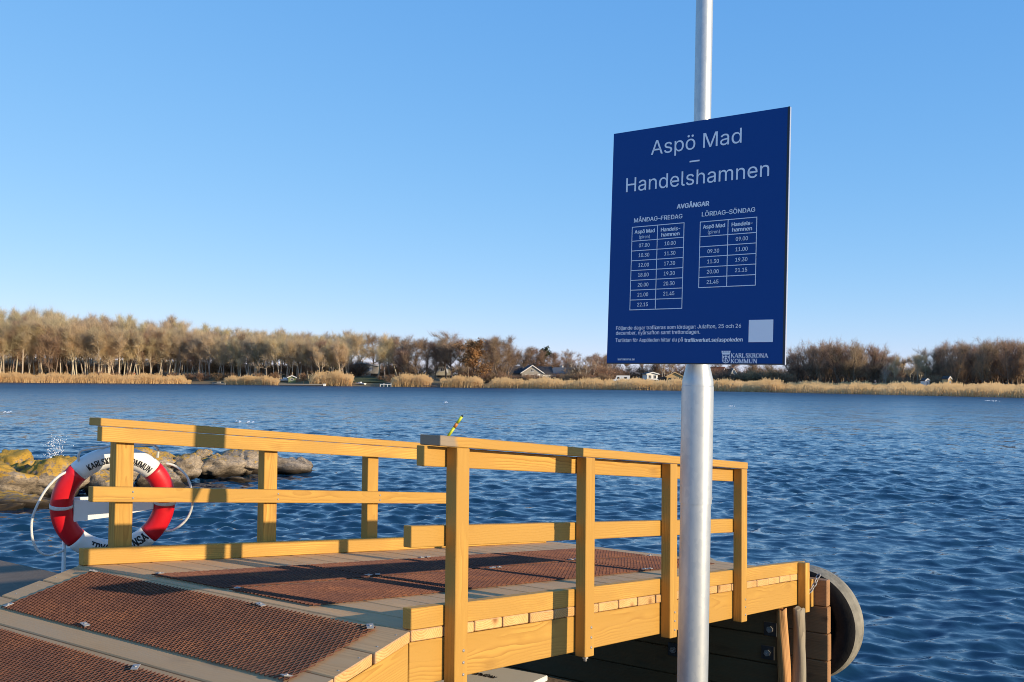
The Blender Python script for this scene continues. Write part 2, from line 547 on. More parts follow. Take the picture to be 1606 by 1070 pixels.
def make_water():
    nc = 620
    r = np.concatenate([np.geomspace(6.5, 60, 620, endpoint=False), np.geomspace(60, 420, 500, endpoint=False), np.geomspace(420, 1500, 30)])
    th = np.linspace(-rad(52), rad(52), nc)
    Rr, T = np.meshgrid(r, th, indexing='ij')
    X = Rr * np.sin(T); Y = Rr * np.cos(T)
    dr = np.gradient(r)[:, None] * np.ones_like(T)
    sp = np.maximum(dr, Rr * (th[1] - th[0]))
    Z = np.zeros_like(X); DX = np.zeros_like(X); DY = np.zeros_like(X)
    lr = np.random.default_rng(3)
    nw = 90
    lam = np.geomspace(0.16, 6.0, nw)
    for L in lam:
        k = 2 * math.pi / L
        ang = rad(-72) + lr.normal(0, 0.55)       # waves run towards the camera and to the right
        A = L / (2 * math.pi) * 0.070 * math.exp(-(math.log(L / 0.42) ** 2) / (2 * 0.78 ** 2))
        A *= lr.uniform(0.6, 1.3)
        att = np.clip((L / sp - 2.0) / 2.0, 0, 1)
        ph = k * (X * math.cos(ang) + Y * math.sin(ang)) + lr.uniform(0, 6.28)
        Z += A * att * np.sin(ph)
        Q = 0.7
        DX += Q * A * att * np.cos(ph) * math.cos(ang)
        DY += Q * A * att * np.cos(ph) * math.sin(ang)
    # wave groups: patches of livelier and calmer water
    grp = 0.85 + 0.3 * np.sin(X * 0.31 + 1.3 * np.sin(Y * 0.17)) * np.sin(Y * 0.23 + 0.7 + 0.9 * np.sin(X * 0.13))
    Z *= grp
    V = np.stack([X + DX * grp, Y + DY * grp, Z], -1).reshape(-1, 3).astype(np.float32)
    nr = len(r)
    i = np.arange(nr - 1)[:, None] * nc + np.arange(nc - 1)[None, :]
    i = i.ravel()
    quads = np.stack([i, i + nc, i + nc + 1, i + 1], -1)
    me = bpy.data.meshes.new('water')
    me.vertices.add(len(V)); me.vertices.foreach_set('co', V.ravel())
    me.loops.add(quads.size); me.loops.foreach_set('vertex_index', quads[:, ::-1].ravel().astype(np.int32))
    me.polygons.add(len(quads))
    me.polygons.foreach_set('loop_start', np.arange(0, quads.size, 4, dtype=np.int32))
    me.polygons.foreach_set('use_smooth', np.ones(len(quads), bool))
    me.update(calc_edges=True)
    if me.polygons[0].normal.z < 0: me.flip_normals()
    me.materials.append(M['water'])
    o = link('water', me)
    tag(o, kind='structure')


make_water()

# ------------------------------------------------------------------ FAR SHORE: land
SH_X = np.array([-900, -300, 0, 300, 440, 600, 760, 900, 1000, 1116, 1240, 1400, 1606, 1900, 2500])
SH_Y = np.array([601, 600, 600, 602.5, 604.5, 606.5, 608.5, 610.5, 612, 613.5, 616, 619.5, 624, 631, 650])
TANS = (SH_X - 803) / F_PX
DEPS = F_PX * CAMZ / (SH_Y - (595.9 + (SH_X - 803) * 0.0098))


def shore(px):
    return float(np.interp((px - 803) / F_PX, TANS, DEPS))


def sm(t):
    t = min(max(t, 0.0), 1.0)
    return t * t * (3 - 2 * t)


HILL_X = [-900, 0, 300, 450, 560, 620, 800, 1000, 1300, 2500]
HILL_Z = [7, 8, 7, 5, 3.2, 2.5, 2.2, 1.5, 1.0, 1.0]


def land_z(px, Y):
    d = Y - shore(px)
    low = np.interp(px, [600, 760, 1000, 1606], [2.6, 2.4, 1.3, 0.9])
    return -0.4 + 0.7 * sm((d + 1) / 3) + low * sm(d / 24) + float(np.interp(px, HILL_X, HILL_Z)) * sm((d - 18) / 110)


def make_land():
    pxs = np.arange(-900, 2501, 20)
    offs = [-1.5, 0, 1.5, 4, 8, 12, 16, 20, 25, 32, 40, 55, 70, 90, 115, 140, 250, 600, 2500]
    vs = []; fs = []
    for p in pxs:
        for k, d in enumerate(offs):
            Y = shore(p) + d
            z = land_z(p, Y) + (random.uniform(-0.12, 0.12) if d > 1 else 0)
            vs.append((wx(p, Y), Y, z))
    n = len(offs)
    for i in range(len(pxs) - 1):
        for k in range(n - 1):
            fs.append((i * n + k, (i + 1) * n + k, (i + 1) * n + k + 1, i * n + k + 1))
    mb = MB(); mb.add(vs, fs, smooth=True)
    tag(mb.build('land', M['land']), kind='structure')


make_land()

# lawn seen through the gap in the wood
M['lawn'] = plain('shaded_lawn', (0.07, 0.085, 0.025), 1.0, 0, 0.2, 0.2)  # dark green grass, mottled by noise
mb = MB()
vs = []; fs = []
for i, p in enumerate(np.linspace(548, 606, 12)):
    for k, d in enumerate(np.linspace(9, 34, 8)):
        Y = shore(p) + d
        vs.append((wx(p, Y), Y, land_z(p, Y) + 0.2))
for i in range(11):
    for k in range(7):
        fs.append((i * 8 + k, (i + 1) * 8 + k, (i + 1) * 8 + k + 1, i * 8 + k + 1))
mb.add(vs, fs, smooth=True)
tag(mb.build('lawn', M['lawn']), kind='structure')

# ------------------------------------------------------------------ trees
def rv(s=1.0):
    return Vector((random.gauss(0, s), random.gauss(0, s), random.gauss(0, s)))


def tree_meshes(name, H, spread, fork, ntw, tw_len, tw_w, mats, lean=0.05, stems=1, leafy=False, droop=0.0, lim0=0.35):
    tb = MB(); cb = MB()
    tips = []

    def limb(p, d, L, r, lev):
        nseg = 5 if lev == 0 else 4
        pts = [p.copy()]; rs = [r]
        q = p.copy(); dd = d.copy()
        for i in range(nseg):
            dd = (dd + rv(0.09 if lev == 0 else 0.2) + Vector((0, 0, 0.10 if lev else 0.05))).normalized()
            q = q + dd * (L / nseg)
            pts.append(q.copy()); rs.append(r * (1 - 0.72 * (i + 1) / nseg))
        tb.tube(pts, rs, 6 if lev == 0 else (4 if lev == 1 else 3), cap=False)
        if lev == 0:
            for i in range(fork):
                t = random.uniform(lim0, 1.0)
                k = min(int(t * nseg), nseg - 1); u = t * nseg - k
                b = pts[k].lerp(pts[k + 1], u)
                az = random.uniform(0, 6.283)
                el = random.uniform(0.3, 1.1) - droop
                v = Vector((math.cos(az) * math.cos(el), math.sin(az) * math.cos(el), math.sin(el)))
                limb(b, v, spread * random.uniform(0.55, 1.0) * (1.15 - 0.55 * t), r * 0.5 * (1.2 - t * 0.6), 1)
        elif lev == 1:
            for i in range(8):
                t = random.uniform(0.18, 1.0)
                k = min(int(t * nseg), nseg - 1); u = t * nseg - k
                b = pts[k].lerp(pts[k + 1], u)
                v = (dd + rv(0.55) + Vector((0, 0, 0.25 - droop * 0.4))).normalized()
                limb(b, v, L * random.uniform(0.35, 0.6), max(r * 0.38, 0.022), 2)
        else:
            tips.append((pts, dd))

    for s in range(stems):
        b = Vector((random.uniform(-.5, .5), random.uniform(-.5, .5), 0)) if stems > 1 else Vector((0, 0, 0))
        d = (Vector((0, 0, 1)) + Vector((random.gauss(0, lean), random.gauss(0, lean), 0)) * (1.0 if stems == 1 else 2.0)).normalized()
        limb(b - Vector((0, 0, 0.6)), d, H * 0.86 * random.uniform(0.85, 1.0), 0.0105 * H * random.uniform(0.75, 1.15) + 0.04, 0)
    per = max(1, ntw // max(1, len(tips)))
    for pts, dd in tips:
        for i in range(per):
            t = random.random()
            k = min(int(t * 4), 3)
            b = pts[k].lerp(pts[k + 1], t * 4 - k) + rv(0.22)
            v = (dd * 0.7 + rv(0.6) + Vector((0, 0, 0.28 - droop))).normalized()
            L = tw_len * random.uniform(0.5, 1.2)
            side = v.cross(rv(1.0)).normalized() * tw_w * random.uniform(0.6, 1.3)
            if leafy:
                c = b + v * L * random.random()
                w2 = v.cross(side).normalized() * tw_w
                cb.add([c - side - w2, c + side - w2, c + side + w2, c - side + w2], [(0, 1, 2, 3)])
            else:
                cb.add([b - side * 0.5, b + side * 0.5, b + v * L], [(0, 1, 2)])
    zs = sorted(p[2] for p in cb.v)
    return tb.mesh(name + '_trunk', mats[0]), cb.mesh(name + '_crown', mats[1]), zs[int(len(zs) * 0.985)]


KIND = {}
KIND['pale'] = [tree_meshes('bare_tree', 15, 4.6, 15, 2700, 2.1, 0.040, (M['bark_pale'], M['twig_pale']), 0.07, lim0=0.38) for _ in range(6)]
KIND['pale'] += [tree_meshes('bare_tree', 15, 4.2, 11, 2500, 2.1, 0.040, (M['bark_pale'], M['twig_pale']), 0.045, 2, lim0=0.40) for _ in range(3)]
KIND['brown'] = [tree_meshes('bare_tree', 15, 5.0, 19, 3600, 1.8, 0.042, (M['bark_dark'], M['twig_brown']), 0.05, lim0=0.18) for _ in range(5)]
KIND['alder'] = [tree_meshes('bare_tree', 12, 3.0, 15, 2100, 1.4, 0.042, (M['bark_dark'], M['twig_brown']), 0.08, 3, lim0=0.2) for _ in range(5)]
KIND['birch'] = [tree_meshes('birch_tree', 12, 3.2, 10, 1200, 1.1, 0.05, (M['birch'], M['twig_brown']), 0.10, 2, droop=0.15) for _ in range(3)]
KIND['orange'] = [tree_meshes('beech_tree', 14, 5.0, 20, 3600, 1.2, 0.13, (M['bark_dark'], M['leaf_orange']), 0.03, lim0=0.15, leafy=True)]
KIND['pine'] = [tree_meshes('pine_tree', 14, 3.6, 20, 2600, 0.9, 0.16, (M['bark_dark'], M['needle']), 0.04, leafy=True, lim0=0.3)]
KIND['shrub'] = [tree_meshes('shrub', 4, 2.6, 11, 1100, 1.0, 0.06, (M['bark_dark'], M['shrub']), 0.25, 4, lim0=0.1) for _ in range(4)]

PROF_X = [-120, 0, 60, 130, 200, 270, 330, 390, 440, 480, 520, 560, 590, 620, 660, 705, 740, 790, 830, 870, 900, 940, 1000, 1100, 1235, 1270, 1320, 1370, 1398, 1412, 1440, 1455, 1480, 1520, 1560, 1606, 1750]
PROF_Y = [484, 486, 485, 493, 500, 503, 511, 519, 514, 521, 526, 520, 525, 529, 529, 521, 533, 527, 544, 551, 550, 556, 560, 560, 552, 539, 534, 541, 552, 566, 557, 552, 541, 536, 536, 535, 534]


ORDER = {}


def plant(kind, name, px, d, top_y, label, group, cat='tree', wide=1.0):
    Y = shore(px) + d
    z0 = land_z(px, Y)
    ztop = wz(px, top_y, Y)
    tm, cm, H = random.choice(KIND[kind])
    s = max((ztop - z0) / H, 0.15)
    o = empty(name, (wx(px, Y), Y, z0), random.uniform(0, 6.283))
    ORDER.setdefault(label, []).append((px, o))
    o.scale = (s * wide * random.uniform(0.9, 1.1), s * wide * random.uniform(0.9, 1.1), s)
    tag(o, label, cat, group)
    link('trunk', tm, o); link('crown', cm, o)
    return o


def prof(px):
    return float(np.interp(px, PROF_X, PROF_Y))


# the dense wood on the left
G1 = 'bare trees of the left shore wood'
px = -60
row = 0
for row, (d0, step, dx, lo) in enumerate([(15, 9.0, 4, 0.24), (20, 14, 5, 0.17), (30, 17, 6, 0.10), (48, 19, 7, 0.05), (75, 21, 8, 0.0), (105, 24, 8, -0.01)]):
    px = -70 + random.uniform(0, 8)
    while px < 556:
        if not (row < 3 and (120 * 0 + 548) < px):
            t = prof(px)
            ty = t + (585 - t) * (lo + random.uniform(-0.05, 0.08)) + random.uniform(-2, 3)
            plant('brown' if random.random() < 0.16 else 'pale', 'bare_tree', px, d0 + random.uniform(-2.5, 3), ty,
                  ('tall pale trunk in the front row of the left wood' if row == 0 else 'pale trunk in the second row of the left wood' if row == 1 else 'bare tree in the third row of the left wood' if row == 2 else
                   'crown of a %s row tree in the left wood' % ('fourth', 'fifth', 'sixth')[row - 3]), G1, wide=1.05)
        px += step * random.uniform(0.7, 1.3)

# middle: darker trees, an orange beech
G2 = 'bare brown trees between wood and houses'
for px, d, ty, kd in [(566, 44, 521, 'pale'), (582, 50, 524, 'brown'), (593, 20, 525, 'pale'), (604, 18, 532, 'pale'), (612, 26, 527, 'brown'), (623, 40, 532, 'pale'), (634, 18, 535, 'brown'), (645, 30, 529, 'brown'),
                      (655, 16, 533, 'brown'), (668, 26, 532, 'brown'), (683, 22, 536, 'brown'), (700, 24, 524, 'brown'), (692, 60, 530, 'brown'), (775, 45, 532, 'brown'), (742, 50, 533, 'brown'), (709, 18, 522, 'brown'),
                      (735, 34, 537, 'brown'), (752, 20, 540, 'brown'), (768, 26, 531, 'brown'), (783, 17, 529, 'brown'), (796, 26, 530, 'brown'), (806, 60, 540, 'brown'), (760, 60, 533, 'brown'), (640, 65, 534, 'pale'), (600, 75, 530, 'pale'), (720, 65, 532, 'brown'),
                      (552, 66, 524, 'pale'), (573, 70, 528, 'pale')]:
    plant(kd, 'bare_tree', px, d, ty, 'bare brown tree beyond the reed clumps left of the houses', G2, wide=1.3)
plant('orange', 'beech_tree', 746, 14, 534, 'orange brown tree still holding dry leaves, beyond the reed clumps', None, wide=1.25)
plant('pine', 'pine_tree', 849, 62, 546, 'dark green pine rising behind the dark gabled house', None)
G3 = 'bare trees around the shore houses'
for px, d, ty in [(822, 70, 545), (836, 75, 546), (843, 58, 548), (857, 58, 551), (862, 80, 554), (872, 66, 553), (884, 74, 553), (927, 70, 556), (938, 60, 558), (948, 66, 556), (960, 70, 560), (985, 70, 566), (1010, 72, 563), (1030, 66, 562), (1060, 70, 560), (1085, 74, 563), (1120, 70, 566), (1150, 74, 566), (1180, 66, 563), (1210, 62, 560)]:
    plant('brown', 'bare_tree', px, d, ty, 'low bare tree behind the row of shore houses', G3, wide=1.5)
G4 = 'pale trunked birches by the shore houses'
for px, d, ty in [(895, 46, 549), (915, 40, 555), (928, 44, 556)]:
    plant('birch', 'birch_tree', px, d, ty, 'birch with white trunk among the houses left of the sign', G4)
for px, d, ty in [(956, 60, 560), (1042, 62, 558), (1049, 64, 560)]:
    plant('birch', 'birch_tree', px, d, ty, 'slim birch trunk showing just under the blue sign', 'slim birches under the sign')
# right: alder clump and the far right row
G5 = 'dark alders of the right clump'
for i in range(34):
    px = 1243 + i * 4.9 + random.uniform(-2, 2)
    plant('alder', 'bare_tree', px, random.choice([36, 44, 54]) + random.uniform(-3, 3), prof(px) + random.uniform(-1, 7) + abs(px - 1320) * 0.02,
          'dark bare alder in the dome shaped clump right of the sign', G5)
plant('birch', 'birch_tree', 1388, 28, 566, 'leaning pale birch at the edge of the right alder clump', None)
G6 = 'low trees in the gap on the right shore'
for px, d, ty in [(1404, 40, 560), (1416, 60, 563), (1428, 55, 557), (1438, 50, 556), (1447, 60, 556), (1456, 45, 556)]:
    plant('pale', 'bare_tree', px, d, ty, 'pale bare tree in the gap between the two dark clumps', G6)
G7 = 'dark alders of the far right row'
for i in range(40):
    px = 1462 + i * 4.9 + random.uniform(-2, 2)
    plant('alder', 'bare_tree', px, random.choice([36, 44, 56]) + random.uniform(-3, 3), prof(px) + random.uniform(-2, 8),
          'dark bare alder in the row at the far right shore', G7)
G8 = 'brown shrubs along the shore'
for px in list(np.arange(765, 960, 11)) + list(np.arange(1112, 1240, 9)) + list(np.arange(1395, 1480, 14)) + list(np.arange(600, 640, 16)) + list(np.arange(20, 540, 23)):
    px += random.uniform(-4, 4)
    low = 586.5 if px < 560 else (587 if px < 960 else 592)
    if 1110 < px < 1240: low = 584
    if 795 < px < 868: low = 589
    plant('shrub', 'shrub', px, random.uniform(26, 32) if px > 1000 else random.uniform(11, 15) if px > 560 else random.uniform(9, 13), low + random.uniform(-4, 3), 'brown leafless shrub between the reeds and the trees', G8, 'shrub', 1.3)

# undergrowth inside the wood and behind the houses
for px in np.arange(-60, 560, 9.5):
    plant('shrub', 'shrub', px + random.uniform(-4, 4), random.choice([24, 36, 55]) + random.uniform(-3, 3), 570 + random.uniform(-6, 5), 'tangled undergrowth shrub in the shade of the left wood', 'undergrowth of the left wood', 'shrub', 1.5)
for px in np.arange(556, 960, 13):
    plant('shrub', 'shrub', px + random.uniform(-4, 4), random.choice([48, 58, 68]) + random.uniform(-3, 3), 573 + random.uniform(-6, 5), 'brown thicket shrub behind the shore houses', 'thicket behind the houses', 'shrub', 1.6)
for px in np.arange(960, 1720, 13):
    plant('shrub', 'shrub', px + random.uniform(-4, 4), random.choice([68, 78]) + random.uniform(-3, 3), 578 + random.uniform(-5, 4), 'distant thicket shrub behind the right reed bed', 'thicket behind the right reeds', 'shrub', 1.6)

# each tree's own label: counted from the left along its row
TENS = ['', '', 'twenty', 'thirty', 'forty', 'fifty', 'sixty', 'seventy', 'eighty', 'ninety']
ONES = 'first second third fourth fifth sixth seventh eighth ninth tenth eleventh twelfth thirteenth fourteenth fifteenth sixteenth seventeenth eighteenth nineteenth'.split()


def ordinal(n):
    if n < 20: return ONES[n - 1]
    t, u = divmod(n, 10)
    if u == 0: return TENS[t][:-1] + 'ieth'
    return TENS[t] + ' ' + ONES[u - 1]


for lab, lst in ORDER.items():
    if 1 < len(lst) <= 99 and 'undergrowth' not in lab and 'thicket' not in lab:
        for i, (px_, o_) in enumerate(sorted(lst, key=lambda e: e[0])):
            o_['label'] = ordinal(i + 1) + ' from left, ' + lab

# ------------------------------------------------------------------ reeds
def reed_bed(px0, px1, d0, d1, hgt, n, label, dome=False):
    P = rng.uniform(px0, px1, n); D = rng.uniform(d0, d1, n)
    vs = np.zeros((n * 3, 3)); 
    h = hgt * rng.uniform(0.72, 1.08, n)
    t = (P - px0) / (px1 - px0)
    if dome: h *= (0.62 + 0.42 * np.sqrt(np.clip(1 - (2 * t - 1) ** 2, 0, 1))) * (0.93 + 0.1 * np.sin(P * 0.23) + 0.06 * np.sin(P * 0.61))
    else: h *= np.clip(np.minimum(t, 1 - t) * (px1 - px0) / 18, 0.35, 1) * (0.9 + 0.12 * np.sin(P * 0.09) + 0.07 * np.sin(P * 0.31 + 1))
    Y = np.interp((P - 803) / F_PX, TANS, DEPS) + D
    X = (P - 803) / F_PX * Y
    w = 0.05 * rng.uniform(0.6, 1.5, n)
    a = rng.uniform(0, 3.14, n)
    z0 = np.where(D < 2, -0.1, 0.15 + 0.035 * D)
    h *= np.where(rng.random(n) < 0.12, 1.18, 1.0)
    ln = rng.normal(0.14, 0.16, n) * h
    vs[0::3] = np.stack([X - w * np.cos(a), Y - w * np.sin(a), z0], -1)
    vs[1::3] = np.stack([X + w * np.cos(a), Y + w * np.sin(a), z0], -1)
    vs[2::3] = np.stack([X + ln, Y + rng.normal(0, 0.1, n) * h, z0 + h], -1)
    # seed heads
    k = n // 2
    hv = np.zeros((k * 4, 3)); tp = vs[2::3][:k]
    hv[0::4] = tp - np.stack([0.05 * np.ones(k), np.zeros(k), 0.35 * np.ones(k)], -1)
    hv[1::4] = tp + np.stack([0.07 * np.ones(k), np.zeros(k), -0.3 * np.ones(k)], -1)
    hv[2::4] = tp + np.stack([0.14 * np.ones(k), np.zeros(k), 0.1 * np.ones(k)], -1)
    hv[3::4] = tp + np.stack([0.0 * np.ones(k), np.zeros(k), 0.22 * np.ones(k)], -1)
    me = bpy.data.meshes.new('reed_bed')
    V = np.concatenate([vs, hv])
    fs = [(3 * i, 3 * i + 1, 3 * i + 2) for i in range(n)] + [(3 * n + 4 * i, 3 * n + 4 * i + 1, 3 * n + 4 * i + 2, 3 * n + 4 * i + 3) for i in range(k)]
    me.from_pydata(V.tolist(), [], fs)
    me.materials.append(M['reed'])
    tag(link('reed_bed', me), label, 'reeds', kind='stuff')


reed_bed(-120, 300, -1, 8, 2.8, 16000, 'long bed of golden dry reeds at the water edge below the left wood')
reed_bed(352, 437, -1, 7, 2.5, 4500, 'low golden reed clump left of the floating jetty', True)
reed_bed(486, 552, -1, 9, 3.9, 5000, 'tall domed golden reed clump right of the floating jetty', True)
reed_bed(615, 676, -1, 8, 3.3, 4500, 'domed golden reed clump right of the small white jetty', True)
reed_bed(691, 756, -1, 8, 2.8, 4500, 'golden reed clump in front of the orange tree', True)
reed_bed(758, 1240, -1, 14, 2.5, 22000, 'long golden reed bed in front of the houses, passing behind the sign')
reed_bed(1110, 1780, -2, 24, 1.9, 30000, 'long golden reed bed along the right shore')

# ------------------------------------------------------------------ houses and small shore things
M['w_dark'] = plain('dark_wood_cladding', (0.10, 0.075, 0.06), 0.8)
M['w_white'] = plain('white_paint', (0.75, 0.73, 0.68), 0.7, 0, 0.05)
M['w_tan'] = plain('tan_cladding', (0.62, 0.42, 0.20), 0.8, 0, 0.08)
M['w_grey'] = plain('grey_cladding', (0.33, 0.30, 0.26), 0.8)
M['r_dark'] = plain('dark_roof_tiles', (0.05, 0.045, 0.045), 0.8)
M['r_red'] = plain('red_roof_tiles', (0.42, 0.13, 0.06), 0.85)
M['r_grey'] = plain('grey_roof', (0.22, 0.21, 0.20), 0.8)
M['glass'] = plain('window_glass', (0.03, 0.035, 0.04), 0.08, 0, 0.02)
M['trim'] = plain('white_trim', (0.72, 0.70, 0.66), 0.7, 0, 0.03)
M['boat'] = plain('white_gelcoat', (0.78, 0.77, 0.73), 0.35, 0, 0.03)
M['red_paint'] = plain('red_paint', (0.45, 0.03, 0.02), 0.6)
M['pole_dark'] = plain('tarred_pole', (0.05, 0.04, 0.03), 0.9)


def house(name, px, d, w, dep, wall_h, roof_h, rz, mats, label, windows, door=True, chimney=False, zoff=0.0, overhang=0.45):
    """gable end faces local -y; ridge along y. windows: (face, x, z, w, h)"""
    Y = shore(px) + d
    o = empty(name, (wx(px, Y), Y, land_z(px, Y) + zoff), rz)
    tag(o, label, 'house')
    a, b = w / 2, dep / 2
    mb = MB()
    poly = [(-a, -0.8), (a, -0.8), (a, wall_h), (0, wall_h + roof_h), (-a, wall_h)]
    mb.prism(poly, -b, b, fn=lambda p: (p[0], -p[2], p[1]))
    mb.build('wall', mats[0], o)
    mb = MB()
    for s in (-1, 1):
        e = overhang
        k = roof_h / a
        P = [(0, wall_h + roof_h + 0.05), (s * (a + e), wall_h - e * k + 0.05), (s * (a + e), wall_h - e * k + 0.27), (0, wall_h + roof_h + 0.29)]
        if s > 0: P = P[::-1]
        mb.prism(P[::-1], -b - e, b + e, fn=lambda p: (p[0], -p[2], p[1]))
    rf = mb.build('roof', mats[1], o)
    mb = MB()
    for s in (-1, 1):
        k = roof_h / a; e = overhang
        for yy in (-b - e - 0.05,):
            P = [(0, wall_h + roof_h - 0.05), (s * (a + e), wall_h - e * k - 0.05), (s * (a + e), wall_h - e * k + 0.24), (0, wall_h + roof_h + 0.26)]
            if s > 0: P = P[::-1]
            mb.prism(P[::-1], -yy - 0.04, -yy + 0.04, fn=lambda p: (p[0], -p[2], p[1]))
    mb.build('bargeboard', mats[2], o)
    if chimney:
        mb = MB(); mb.box((0.25, 0.5, wall_h + roof_h - 0.9), (0.95, 1.2, wall_h + roof_h + 0.9)); mb.build('chimney', mats[3] if len(mats) > 3 else mats[0], rf)
    for (fc, x, z, ww, hh) in windows:
        f = MB(); g = MB()
        if fc == 'f':
            for q in ((x - ww / 2 - .1, x + ww / 2 + .1, z - .1, z), (x - ww / 2 - .1, x + ww / 2 + .1, z + hh, z + hh + .1), (x - ww / 2 - .1, x - ww / 2, z, z + hh), (x + ww / 2, x + ww / 2 + .1, z, z + hh), (x - .03, x + .03, z, z + hh)):
                f.box((q[0], -b - 0.07, q[2]), (q[1], -b + 0.02, q[3]))
            g.box((x - ww / 2, -b - 0.03, z), (x + ww / 2, -b + 0.02, z + hh))
        else:
            s = 1 if fc == 'r' else -1
            for q in ((x - ww / 2 - .1, x + ww / 2 + .1, z - .1, z), (x - ww / 2 - .1, x + ww / 2 + .1, z + hh, z + hh + .1), (x - ww / 2 - .1, x - ww / 2, z, z + hh), (x + ww / 2, x + ww / 2 + .1, z, z + hh)):
                lo, hi = sorted((s * (a - 0.02), s * (a + 0.07)))
                f.box((lo, q[0], q[2]), (hi, q[1], q[3]))
            lo, hi = sorted((s * (a - 0.02), s * (a + 0.03)))
            g.box((lo, x - ww / 2, z), (hi, x + ww / 2, z + hh))
        fo = f.build('window', M['trim'], o)
        g.build('pane', M['glass'], fo)
    if door:
        mb = MB(); mb.box((a * 0.45, -b - 0.05, 0.0), (a * 0.45 + 1.0, -b + 0.02, 2.1)); mb.build('door', mats[2], o)
    return o


h1 = house('gabled_house', 832, 36, 7.2, 9, 2.5, 2.4, rad(8), (M['w_grey'], M['r_dark'], M['trim']), 'dark roofed house with a wide front gable above the reeds', [('f', -1.7, 0.5, 1.2, 1.3), ('f', 0.0, 0.5, 1.2, 1.3), ('f', 0.0, 2.9, 0.9, 0.8)], chimney=False)
# its long side wings, left and right of the gable
for x0, x1, r0, r1 in ((-8.2, -3.62, -8.6, -2.6), (3.62, 7.2, 2.6, 7.6)):
    mb = MB()
    mb.box((x0, -1.8, -0.8), (x1, 3.5, 2.3))
    wg_ = mb.build('wing', M['w_grey'], h1)
    mb = MB()
    P = [(-2.4, 2.05), (0.85, 4.5), (4.1, 2.05), (4.1, 2.3), (0.85, 4.78), (-2.4, 2.3)]
    mb.prism(P, r0, r1, fn=lambda p: (p[2], p[0], p[1]))
    mb.build('roof', M['r_dark'], wg_)
mb = MB(); mb.box((3.9, -1.95, 0.2), (6.9, -1.82, 2.1)); mb.build('white_wall_panel', M['w_white'], h1)
mb = MB(); mb.box((1.0, -8.0, -0.6), (9.5, -5.2, 0.15)); mb.build('terrace', M['w_white'], h1)

house('cottage', 884, 52, 6.5, 7, 2.4, 1.9, rad(60), (M['w_white'], M['r_grey'], M['trim'], M['w_white']), 'small white cottage with grey roof and chimney right of the dark gabled house', [('f', -1.2, 0.8, 1.1, 1.1), ('l', 0, 0.8, 1.2, 1.1)], chimney=True)
house('boathouse', 910, 42, 6.0, 4, 1.4, 0.5, rad(90), (M['w_grey'], M['r_grey'], M['trim']), 'low grey shed among shrubs left of the sign', [('r', 0, 0.4, 1.0, 0.7)], door=False)
ht = house('garage', 1058, 46, 5.2, 6, 2.1, 1.3, rad(-6), (M['w_tan'], M['r_dark'], M['w_tan']), 'tan gabled garage with open dark front left of the signpost', [], door=False, zoff=0.3)
mb = MB(); mb.box((-2.0, -3.06, 0.0), (1.9, -2.98, 1.7)); mb.build('open_bay', M['r_dark'], ht)  # flat dark panel in place of the shaded inside of the open bay
mb = MB()
for x in (-0.75, 0.6): mb.box((x - .1, -3.16, 0.0), (x + .1, -3.08, 1.75))
mb.build('bay_post', M['w_tan'], ht)
mb = MB(); mb.box((-6.5, -1, -0.5), (-2.65, 3, 2.0)); mb.build('side_wing', M['w_dark'], ht)
house('white_house', 1020, 44, 3.6, 5, 2.6, 0.5, rad(10), (M['w_white'], M['r_dark'], M['trim']), 'narrow white building with dark flat roof left of the tan garage', [('f', -0.8, 1.2, 0.8, 1.0), ('f', 0.8, 1.2, 0.8, 1.0)], door=False, zoff=0.5)
house('red_roofed_house', 1119, 70, 5.0, 8, 2.2, 2.2, rad(55), (M['w_white'], M['r_red'], M['trim']), 'white house with red tiled roof just right of the signpost', [('f', 0, 0.8, 1.0, 1.0), ('l', 1.5, 0.8, 1.0, 1.0)], zoff=1.0)
house('red_roofed_house', 1137, 86, 4.0, 6, 2.0, 1.8, rad(40), (M['w_white'], M['r_red'], M['trim']), 'smaller red roofed house behind, right of the red tiled house', [('f', 0, 0.8, 0.9, 0.9)], zoff=0.8)
house('white_gable', 1148, 72, 2.6, 4, 2.0, 2.2, rad(5), (M['w_white'], M['r_grey'], M['trim']), 'narrow white gabled cottage among brown shrubs right of the signpost', [('f', 0, 1.6, 0.6, 0.7)], door=False, zoff=0.8)
house('yellow_gable_house', 697, 46, 5.6, 8, 1.9, 2.0, rad(-6), (plain('cream_paint', (0.5, 0.44, 0.32), 0.8), M['r_grey'], M['trim']), 'pale yellow gabled house seen through the bare trees', [('f', 0, 0.7, 1.2, 1.1), ('f', -1.8, 0.7, 0.9, 1.1)], zoff=1.6)
house('long_house', 569, 38, 12, 7, 1.9, 1.0, rad(3), (M['w_grey'], M['r_grey'], M['trim']), 'long low grey house above the lawn in the gap of the wood', [('f', -3, 0.6, 1.8, 1.1), ('f', 0, 0.6, 1.8, 1.1), ('f', 3.2, 0.6, 1.5, 1.1)], zoff=2.0)
house('garden_cabin', 1451, 20, 1.1, 2, 1.3, 0.4, rad(10), (M['w_white'], M['r_dark'], M['trim']), 'tiny white cabin under the trees in the right gap', [('f', 0, 0.6, 0.4, 0.4)], door=False, zoff=0.8, overhang=0.1)
house('garden_cabin', 1485, 22, 1.0, 2, 1.7, 0.5, rad(20), (M['w_tan'], M['r_dark'], M['trim']), 'tiny cream cabin at the left edge of the far right trees', [('f', 0, 0.7, 0.4, 0.5)], door=False, zoff=0.8, overhang=0.1)


